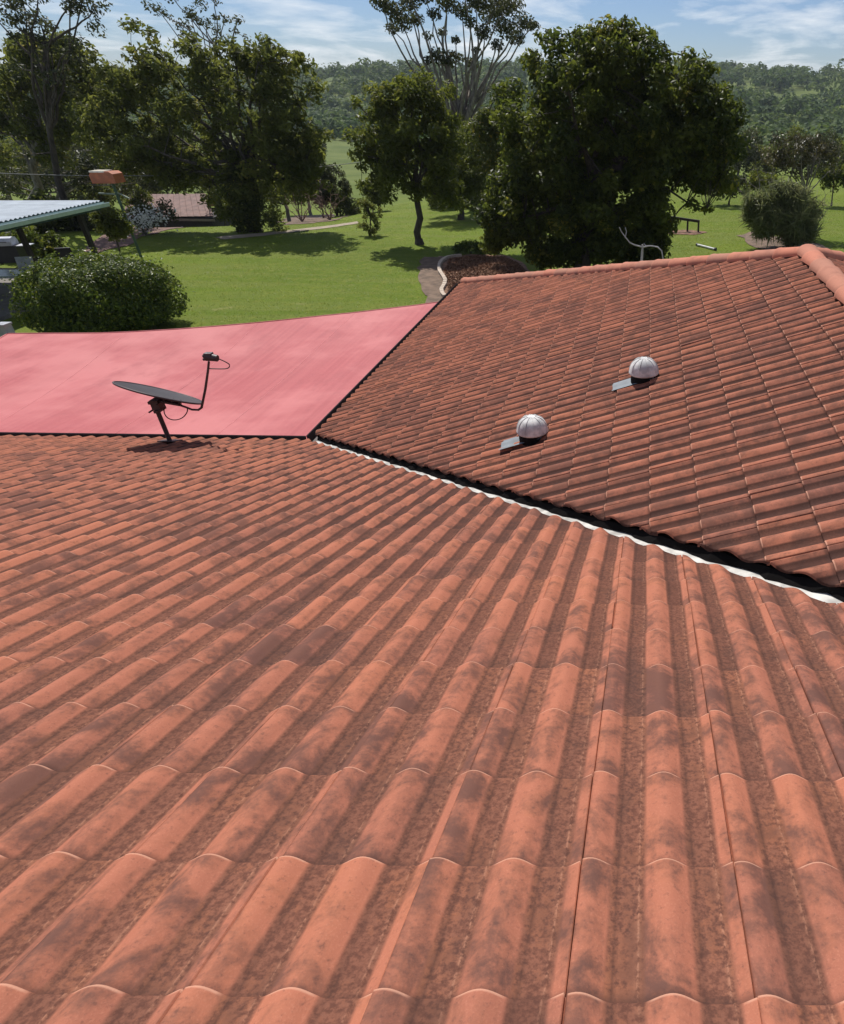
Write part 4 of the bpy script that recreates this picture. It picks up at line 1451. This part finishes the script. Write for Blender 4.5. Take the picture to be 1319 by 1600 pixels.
# grass blades on the lawn
def lawn_grass():
    n = 220000
    Y = RNG.uniform(15, 52, n); X = RNG.uniform(-1, 1, n)
    xs = np.where(X < 0, X * (Y * .82 + 1), X * (Y * .30 + 2))
    z = terr(xs, Y)
    h = RNG.uniform(.015, .038, n); a = RNG.uniform(0, 6.28, n); w = RNG.uniform(.005, .010, n)
    dx_, dy_ = np.cos(a), np.sin(a)
    lean = RNG.normal(0, .03, (n, 2))
    V = np.stack([np.stack([xs - dx_ * w, Y - dy_ * w, z], -1), np.stack([xs + dx_ * w, Y + dy_ * w, z], -1), np.stack([xs + lean[:, 0], Y + lean[:, 1], z + h], -1)], 1)
    me = np_mesh('lawn_grass', V.reshape(-1, 3), np.arange(3 * n).reshape(n, 3), False, {'tint': np.repeat(RNG.uniform(0, 1, n), 3)})
    o = link('lawn_grass', me, None, leaf_mat('grass_blade', (.105, .158, .008), (.165, .218, .014), (.27, .24, .06), .3, .5, .3, .08))
    tag(o, kind='stuff')
lawn_grass()

# ------------------------------------------------------------------ beds, paths, edging
def sheet_px(name, pts, mat, lift, kind='structure', jitter=.0):
    P = [ground(*p) for p in pts]
    bm = bmesh.new()
    c = sum(P, Vector()) / len(P)
    vs = []
    Q = []
    for i in range(len(P)):
        a, b2 = P[i], P[(i + 1) % len(P)]
        for k in range(4):
            q = a.lerp(b2, k / 4) + Vector((random.gauss(0, jitter), random.gauss(0, jitter), 0))
            Q.append(q)
    rings = 5
    grid = []
    for r in range(1, rings + 1):
        row = []
        for q in Q:
            p = c.lerp(q, r / rings); p.z = float(terr(p.x, p.y)) + lift
            row.append(bm.verts.new(p))
        grid.append(row)
    c.z = float(terr(c.x, c.y)) + lift
    cv = bm.verts.new(c)
    n = len(Q)
    for k in range(n):
        bm.faces.new((cv, grid[0][k], grid[0][(k + 1) % n]))
        for r in range(rings - 1):
            bm.faces.new((grid[r][k], grid[r + 1][k], grid[r + 1][(k + 1) % n], grid[r][(k + 1) % n]))
    bmesh.ops.recalc_face_normals(bm, faces=bm.faces[:])
    me = bpy.data.meshes.new(name); bm.to_mesh(me); bm.free()
    o = link(name, me, None, mat)
    if kind: o['kind'] = kind
    return o
M_mulch = simple_mat('red_brown_mulch', (.19, .10, .06), .95, 0, .45, 5, .6)
M_soil = simple_mat('grey_brown_soil', (.15, .10, .068), .95, 0, .35, 3, .5)
M_brick_edge = simple_mat('pale_edging', (.46, .37, .29), .8, 0, .15, 8)
sheet_px('mulch_bed', [(700, 404), (740, 398), (790, 400), (815, 412), (830, 430), (860, 470), (790, 480), (690, 480), (694, 462), (698, 444), (690, 425)], M_mulch, .030, jitter=.05)
sheet_px('bare_soil', [(660, 402), (700, 402), (690, 425), (698, 444), (694, 475), (660, 482), (664, 455), (655, 425)], M_soil, .022, jitter=.10)
sheet_px('garden_soil', [(430, 345), (470, 337), (520, 335), (545, 338), (520, 346), (480, 350), (440, 352)], M_soil, .022, jitter=.12)
sheet_px('garden_bed', [(130, 392), (170, 372), (200, 352), (330, 340), (345, 348), (290, 356), (235, 366), (195, 384), (150, 398)], simple_mat('pinkish_soil', (.17, .10, .08), .95, 0, .3, 3, .5), .024, jitter=.12)
sheet_px('shrub_bed', [(1150, 368), (1180, 362), (1215, 372), (1290, 384), (1300, 398), (1215, 400), (1180, 388)], M_soil, .024, jitter=.12)
sheet_px('play_soil', [(1035, 361), (1080, 360), (1105, 364), (1085, 368), (1040, 366)], M_mulch, .022, jitter=.08)
sheet_px('garden_path', [(340, 371), (400, 366), (470, 358), (520, 352), (560, 346), (562, 349), (520, 356), (470, 362), (410, 369), (350, 375)], simple_mat('pale_path', (.32, .26, .19), .9, 0, .2, 4), .018, jitter=.05)
def mulch_chips():
    n = 9000
    pts = []
    poly = [ground(*p) for p in [(704, 406), (740, 401), (788, 403), (812, 414), (828, 432), (850, 466), (700, 474), (700, 446), (694, 425)]]
    xs = [p.x for p in poly]; ys = [p.y for p in poly]
    def inside(x, y):
        r = False
        for i in range(len(poly)):
            a, b2 = poly[i], poly[i - 1]
            if (a.y > y) != (b2.y > y) and x < (b2.x - a.x) * (y - a.y) / (b2.y - a.y) + a.x: r = not r
        return r
    while len(pts) < n:
        x, y = random.uniform(min(xs), max(xs)), random.uniform(min(ys), max(ys))
        if inside(x, y): pts.append((x, y, float(terr(x, y)) + .05))
    P = np.array(pts)
    me = leaf_mesh('mulch_chips', P, RNG.normal(size=P.shape) * .6 + np.array([0, 0, 1]), RNG.uniform(.06, .16, n), RNG.uniform(0, 1, n), .35, leaf_mat('bark_chip', (.11, .058, .036), (.28, .155, .095), None, .02, .9, .1))
    tag(link('mulch_chips', me), kind='stuff')
mulch_chips()
def edging():
    zs = [(722, 402), (707, 403), (696, 406), (689, 412), (686, 420), (688, 428), (693, 435), (697, 442), (695, 449), (690, 456), (692, 463), (700, 470)]
    P = [ground(*z) for z in zs]
    root = empty('garden_edging', P[5]); tag(root, 'curved pale stone edging along the left side of the mulch bed', 'edging')
    fine_ = []
    for i in range(len(P) - 1):
        for k in range(6): fine_.append(P[i].lerp(P[i + 1], k / 6))
    for _ in range(3):
        fine_ = [fine_[0]] + [(fine_[i - 1] + fine_[i] * 2 + fine_[i + 1]) / 4 for i in range(1, len(fine_) - 1)] + [fine_[-1]]
    d = 0; last = fine_[0]; st = [last]
    for q in fine_[1:]:
        if (q - st[-1]).length > .32: st.append(q)
    for a, b2 in zip(st, st[1:]):
        mb = MB(); u = (b2 - a); L = u.length
        mb.bar(a - root.location + u * .03 + Vector((0, 0, .06)), b2 - root.location - u * .03 + Vector((0, 0, .06 + random.gauss(0, .006))), .13 + random.gauss(0, .008), .14)
        mb.build('stone', M_brick_edge, root)
edging()

# ------------------------------------------------------------------ far-left patio and its furniture
M_sheet = simple_mat('pale_blue_grey_roofing', (.50, .55, .58), .35, 0, .10, 2)
M_teal = simple_mat('dark_teal_fascia', (.012, .045, .055), .45, 0, .1)
M_tealg = simple_mat('pale_teal_gutter', (.45, .56, .55), .4, 0, .1)
M_post2 = simple_mat('dark_timber_post', (.03, .024, .02), .8, 0, .2)
def patio():
    xr, xl, y0, y1 = -19.6, -29.0, 13.0, 26.0
    zr = at(178, 314, 26.2).z
    root = empty('patio_roof', (xr - 3, 20, 0))
    tag(root, 'open patio shelter with pale blue grey corrugated roof and teal fascia', 'patio')
    o = Vector(root.location)
    rise = -.012
    def z(x): return zr + (xr - x) * rise
    # corrugated sheets, each lapped over the next
    n = 12
    for k in range(n):
        ya, yb = y0 + (y1 - y0) * k / n, y0 + (y1 - y0) * (k + 1) / n
        V, F = [], []
        m_ = 36
        for i in range(2):
            x = xr + .03 if i == 0 else xl
            for j in range(m_ + 1):
                y = ya + (yb - ya + .03) * j / m_
                V.append((x - o.x, y - o.y, z(x) + .022 * math.sin(2 * math.pi * (y - y0) / .18) + .02 + .002 * (k % 2)))
        F = [(j, j + 1, m_ + 2 + j, m_ + 1 + j) for j in range(m_)]
        me = np_mesh('roof_sheet', V, F, True)
        link('roof_sheet', me, root, M_sheet)
    mb = MB(); mb.box((xr - .07 - o.x, (y0 + y1) / 2 - o.y, zr - .14), (.05, y1 - y0, .26)); mb.build('fascia', M_teal, root)
    mb = MB(); mb.box(((xr + xl) / 2 - .1 - o.x, y1 - .05 - o.y, (zr + z(xl)) / 2 - .10), (xr - xl - .3, .05, .2), Matrix.Rotation(rise, 3, 'Y')); mb.build('fascia', M_teal, root)
    pr = [(-.03, -.03), (-.03, -.16), (.11, -.16), (.13, -.05), (.15, -.04), (.16, -.06), (.13, -.18), (-.04, -.18)]
    mb = MB(); vs = []
    for y in (y0, y1 + .25):
        for a, b2 in pr: vs.append((xr + a - o.x, y - o.y, zr + b2))
    k = len(pr); mb.add(vs, [(i, i + 1, k + i + 1, k + i) for i in range(k - 1)])
    mb.build('gutter', M_tealg, root)
    for (px, Y) in [(126, 25.4), (-40, 20.4)]:
        x = xr - .45
        g = float(terr(x, Y))
        mb = MB(); mb.box((x - o.x, Y - o.y, (zr - .16 + g) / 2), (.14, .14, zr - .16 - g)); mb.build('post', M_post2, root)
    for (x, Y) in [(-22.5, 25.5), (-26, 25.5)]:
        g = float(terr(x, Y)); zt = z(x) - .2
        mb = MB(); mb.box((x - o.x, Y - o.y, (zt + g) / 2), (.14, .14, zt - g)); mb.build('post', M_post2, root)
    for y in np.arange(y0 + .6, y1, 1.1):
        mb = MB(); mb.bar((xr - .12 - o.x, y - o.y, zr - .10), (xl - o.x, y - o.y, z(xl) - .10), .06, .12); mb.build('rafter', M_post2, root)
    # paved floor
    mb = MB(); mb.box(((xr - .2 + xl) / 2 - o.x, 20.5 - o.y, .03), (xr - xl - .2, 12.4, .12)); mb.build('floor_slab', simple_mat('grey_concrete', (.2, .18, .16), .9), root)  # slab in one plain grey concrete colour
    return zr
zr = patio()
M_frame = simple_mat('black_furniture_frame', (.02, .02, .022), .5)
M_panel = simple_mat('pale_grey_panel', (.52, .54, .60), .5)
M_glassy = simple_mat('greenish_table_glass', (.30, .36, .26), .2)
def patio_table(p, label):
    t = empty('patio_table', p, .1); tag(t, label, 'table')
    mb = MB(); mb.box((0, 0, .72), (1.7, 1.0, .035)); mb.build('table_top', M_glassy, t)
    mb = MB()
    for s_ in (-.48, .48): mb.box((0, s_, .69), (1.66, .05, .04))
    mb.build('apron', M_panel, t)
    for sx in (-.75, .75):
        for sy in (-.42, .42):
            mb = MB(); mb.tube([(sx, sy, .69), (sx * 1.05, sy * 1.05, 0)], .025, 8); mb.build('leg', M_frame, t)
def patio_chair(p, rz, label, col_):
    t = empty('patio_chair', p, rz); tag(t, label, 'chair', None)
    mb = MB(); mb.box((0, 0, .44), (.48, .46, .04)); mb.build('seat', M_frame, t)
    mb = MB(); mb.box((0, .25, .74), (.48, .035, .5), Matrix.Rotation(R(-12), 3, 'X')); mb.build('backrest', col_, t)
    for sx in (-.22, .22):
        for sy in (-.2, .22):
            mb = MB(); mb.tube([(sx, sy, .43), (sx * 1.1, sy * 1.1, 0)], .016, 6); mb.build('leg', M_frame, t)
        mb = MB(); mb.tube([(sx * 1.1, -.2, .43), (sx * 1.1, -.2, .66), (sx * 1.1, .24, .68)], .015, 6); mb.build('arm', M_frame, t)
def on_floor(px, py, z=.09):
    d = ray(px, py); t = (z - CAM.z) / d.z; return CAM + d * t
patio_table(on_floor(18, 462), 'dark framed patio table with greenish glass top under the patio roof')
patio_chair(on_floor(52, 450), R(20), 'patio chair with pale grey back under the patio roof', M_panel)
patio_chair(on_floor(120, 428), R(200), 'all black patio chair by the corner post of the patio', M_frame)
def barbecue(p):
    t = empty('barbecue', p, .25); tag(t, 'black hooded barbecue cart with grey lid standing under the patio roof', 'barbecue')
    mb = MB(); mb.box((0, 0, .45), (1.0, .5, .6)); mb.build('cabinet', M_frame, t)
    mb = MB()
    pts = [(-.26, 0), (-.25, .14), (-.16, .26), (0, .30), (.16, .27), (.26, .12), (.26, 0)]
    vs = [(x, y, .76 + z_) for x in (-.42, .42) for y, z_ in pts]; k = len(pts)
    mb.add(vs, [(i, i + 1, k + i + 1, k + i) for i in range(k - 1)] + [tuple(range(k)), tuple(range(2 * k - 1, k - 1, -1))]); lid = mb.build('lid', M_panel, t)
    mb = MB(); mb.tube([(-.3, -.29, .90), (.3, -.29, .90)], .015, 6); mb.build('handle', M_frame, lid)
    for s_ in (-.75, .75):
        mb = MB(); mb.box((s_ * .97, 0, .74), (.42, .44, .03)); mb.build('side_shelf', M_panel, t)
    for s_ in (-.42, .42):
        mb = MB(); mb.lathe([(0, -.02), (.08, -.02), (.08, .02), (0, .02)], (s_, .2, .08), 14, Matrix.Rotation(R(90), 3, 'Y')); mb.build('wheel', M_frame, t)
        mb = MB(); mb.box((s_, -.2, .075), (.05, .05, .15)); mb.build('leg', M_frame, t)
barbecue(on_floor(20, 415))

# orange hood on a pole beyond the patio roof
def orange_hood():
    Y = 28.0
    g = at(176, 320, Y); g.z = float(terr(g.x, Y))
    t = empty('orange_hood', g); tag(t, 'orange boxy hood with a shiny pale top on a green pole beyond the patio roof', 'hood')
    a, b2 = at(146, 268, Y) - g, at(189, 286, Y) - g
    mo = simple_mat('orange_brown_plastic', (.40, .11, .035), .45)
    mb = MB()
    cx, cz = (a.x + b2.x) / 2, (a.z + b2.z) / 2; w, h = abs(b2.x - a.x), abs(a.z - b2.z)
    pr = [(-.5, -.5), (-.52, .25), (-.42, .5), (.36, .56), (.5, .36), (.52, -.46)]
    vs = [(cx + x * w, s_ * .28, cz + z_ * h) for s_ in (-1, 1) for x, z_ in pr]; k = len(pr)
    mb.add(vs, [(i, (i + 1) % k, k + (i + 1) % k, k + i) for i in range(k)] + [tuple(range(k)), tuple(range(2 * k - 1, k - 1, -1))])
    mb.build('hood', mo, t)
    mb = MB(); mb.box((cx - w * .14, -.05, cz + h * .56), (w * .62, .50, .05)); mb.build('pale_lid', simple_mat('pale_lid', (.75, .68, .56), .25), t)
    mb = MB(); mb.tube([(cx + .12, 0, cz - h * .5), (cx + .16, 0, 0)], .05, 8); mb.build('pole', simple_mat('green_pole', (.06, .11, .07), .6), t)
    mb = MB(); mb.bar((cx + .12, 0, cz - h * 1.3), (cx + .55, 0, cz - h * 1.9), .04); mb.bar((cx + .14, 0, cz - h * 1.5), (cx - .55, 0, cz - h * 1.45), .05); mb.build('bracket', simple_mat('pale_green_rail', (.25, .30, .24), .6), t)
orange_hood()

# brown roofed shed behind the garden
def shed():
    Y = 47.0
    e0, e1 = at(190, 340, Y - 1.6), at(334, 338, Y - 1.6)
    r0, r1 = at(203, 304, Y + 1.4), at(322, 303, Y + 1.4)
    base = Vector(((e0.x + e1.x) / 2, Y, float(terr((e0.x + e1.x) / 2, Y))))
    t = empty('garden_shed', base); tag(t, 'low shed with faded brown ribbed roof beyond the garden', 'shed')
    mroof = simple_mat('faded_brown_roofing', (.20, .115, .095), .8, 0, .22, 3, .3)
    n = 14
    for k in range(n):
        f0, f1 = k / n, (k + 1) / n
        q = [e0.lerp(e1, f0), e0.lerp(e1, f1), r0.lerp(r1, f1), r0.lerp(r1, f0)]
        nn = (q[1] - q[0]).cross(q[3] - q[0]).normalized()
        mb = MB()
        up_ = nn * .03
        w1 = (q[1] - q[0]) * .08
        vs = [q[0] - base, q[0] + w1 + up_ - base, q[1] - w1 + up_ * .6 - base, q[1] - base, q[3] - base, q[3] + w1 + up_ - base, q[2] - w1 + up_ * .6 - base, q[2] - base]
        mb.add(vs, [(0, 1, 5, 4), (1, 2, 6, 5), (2, 3, 7, 6)])
        mb.build('roof_panel', mroof, t)
    mb = MB()
    dn = Vector((0, 0, -.02))
    q = [v - base + dn for v in (e0, e1, r1, r0)] + [r0 + Vector((0, 3.2, -1.2)) - base, r1 + Vector((0, 3.2, -1.2)) - base]
    mb.add(q, [(0, 1, 2, 3), (3, 2, 5, 4)]); mb.build('roof_deck', mroof, t)
    mb = MB(); zt = e0.z - .03
    mb.box((0, .9, (zt + base.z - .4) / 2 - base.z), (abs(e1.x - e0.x) - .9, 4.2, zt - base.z + .4)); mb.build('wall', simple_mat('dark_shed_wall', (.05, .045, .045), .9), t)
    mb = MB(); mb.box((0, -1.62, zt - base.z - .05), (abs(e1.x - e0.x), .06, .14)); mb.build('fascia', simple_mat('grey_fascia', (.22, .18, .17), .7), t)
shed()
def trough():
    p = ground(292, 353)
    t = empty('water_trough', p, .05); tag(t, 'pale blue white trough in front of the brown roofed shed', 'trough')
    mb = MB(); w, d_, h = 1.3, .6, .35
    o_ = [(-w / 2, -d_ / 2), (w / 2, -d_ / 2), (w / 2, d_ / 2), (-w / 2, d_ / 2)]
    i_ = [(x * .86, y * .8) for x, y in o_]
    vs = [(x * .92, y * .92, 0) for x, y in o_] + [(x, y, h) for x, y in o_] + [(x, y, h) for x, y in i_] + [(x * .95, y * .95, .08) for x, y in i_]
    fs = []
    for k in range(3):
        for j in range(4): fs.append((k * 4 + j, k * 4 + (j + 1) % 4, k * 4 + 4 + (j + 1) % 4, k * 4 + 4 + j))
    fs.append((12, 13, 14, 15)); mb.add(vs, fs); mb.build('basin', simple_mat('pale_blue_plastic', (.60, .66, .74), .4), t)
trough()

# timber rail frame and white pipe on the right lawn
def rail_frame():
    g0, g1 = ground(1047, 362), ground(1091, 363)
    t = empty('rail_frame', g0); tag(t, 'dark low timber rail on posts on the lawn beside the big tree', 'rail')
    zt = at(1091, 346, g1.y).z
    for p in (g0, g1, ground(1074, 362.5)):
        mb = MB(); q = p - g0; mb.box((q.x, q.y, (zt - g0.z) / 2), (.09, .09, zt - g0.z)); mb.build('post', M_post2, t)
    mb = MB(); a = Vector((-1.2, .1, zt - g0.z + .30)); b2 = Vector((g1.x - g0.x + .05, g1.y - g0.y, zt - g0.z)); mb.bar(a, b2, .10, .12); mb.build('rail', M_post2, t)
    mb = MB(); mb.box((-1.15, .1, (zt - g0.z + .3) / 2), (.09, .09, zt - g0.z + .3)); mb.build('post', M_post2, t)
rail_frame()
def pipe():
    a, b2 = ground(1090, 385), ground(1117, 392)
    t = empty('white_pipe', a); tag(t, 'short white pipe lying on the grass just beyond the hip ridge', 'pipe')
    mb = MB(); mb.tube([Vector((0, 0, .07)), b2 - a + Vector((0, 0, .07))], .05, 10); mb.build('tube', simple_mat('white_pvc', (.62, .62, .60), .4), t)
    mb = MB(); mb.tube([b2 - a + Vector((0, 0, .075)), (b2 - a) * 1.06 + Vector((0, 0, .08))], .07, 10); mb.build('pipe_cap', M_frame, t)
    mb = MB(); mb.tube([Vector((0, 0, .07)), -(b2 - a) * .06 + Vector((0, 0, .07))], .065, 10); mb.build('pipe_cap', M_frame, t)
pipe()

# overhead cable
def cable_span():
    Y0, Y1 = 31.0, 44.0
    a, b2 = at(-60, 268, Y0), at(735, 225, Y1)
    pts = []
    for i in range(41):
        t = i / 40
        p = a.lerp(b2, t); p.z -= 1.15 * 4 * t * (1 - t) * .62
        pts.append(p - a)
    mb = MB(); mb.tube(pts, .016, 5)
    o = mb.build('overhead_cable', simple_mat('grey_cable', (.20, .20, .20), .6), None)
    o.location = a
    tag(o, 'thin overhead cable sagging across the left garden trees', 'cable')
    p = Vector((a.x, a.y, float(terr(a.x, a.y))))
    r = empty('cable_pole', p); tag(r, 'timber pole carrying the overhead cable beyond the photo edge', 'pole')
    mb = MB(); mb.tube([(0, 0, -.3), (0, 0, a.z - p.z + .4)], [.14, .10], 10); mb.build('shaft', M_post2, r)
    mb = MB(); mb.bar((-.6, 0, a.z - p.z + .1), (.6, 0, a.z - p.z + .1), .09); mb.build('crossarm', M_post2, r)
cable_span()

# ------------------------------------------------------------------ air
HAZE = 0.00016
if HAZE > 0:
    mb = MB(); mb.box((0, 600, 0), (3300, 1480, 76))
    m, nt, b = base_mat('pale_air')
    nt.nodes.remove(b)
    v = nt.nodes.new('ShaderNodeVolumePrincipled')
    v.inputs['Color'].default_value = (.80, .88, 1.0, 1)
    v.inputs['Density'].default_value = HAZE
    v.inputs['Anisotropy'].default_value = .2
    nt.links.new(v.outputs[0], nt.nodes['Material Output'].inputs['Volume'])
    o = mb.build('haze', m)
    tag(o, kind='stuff')
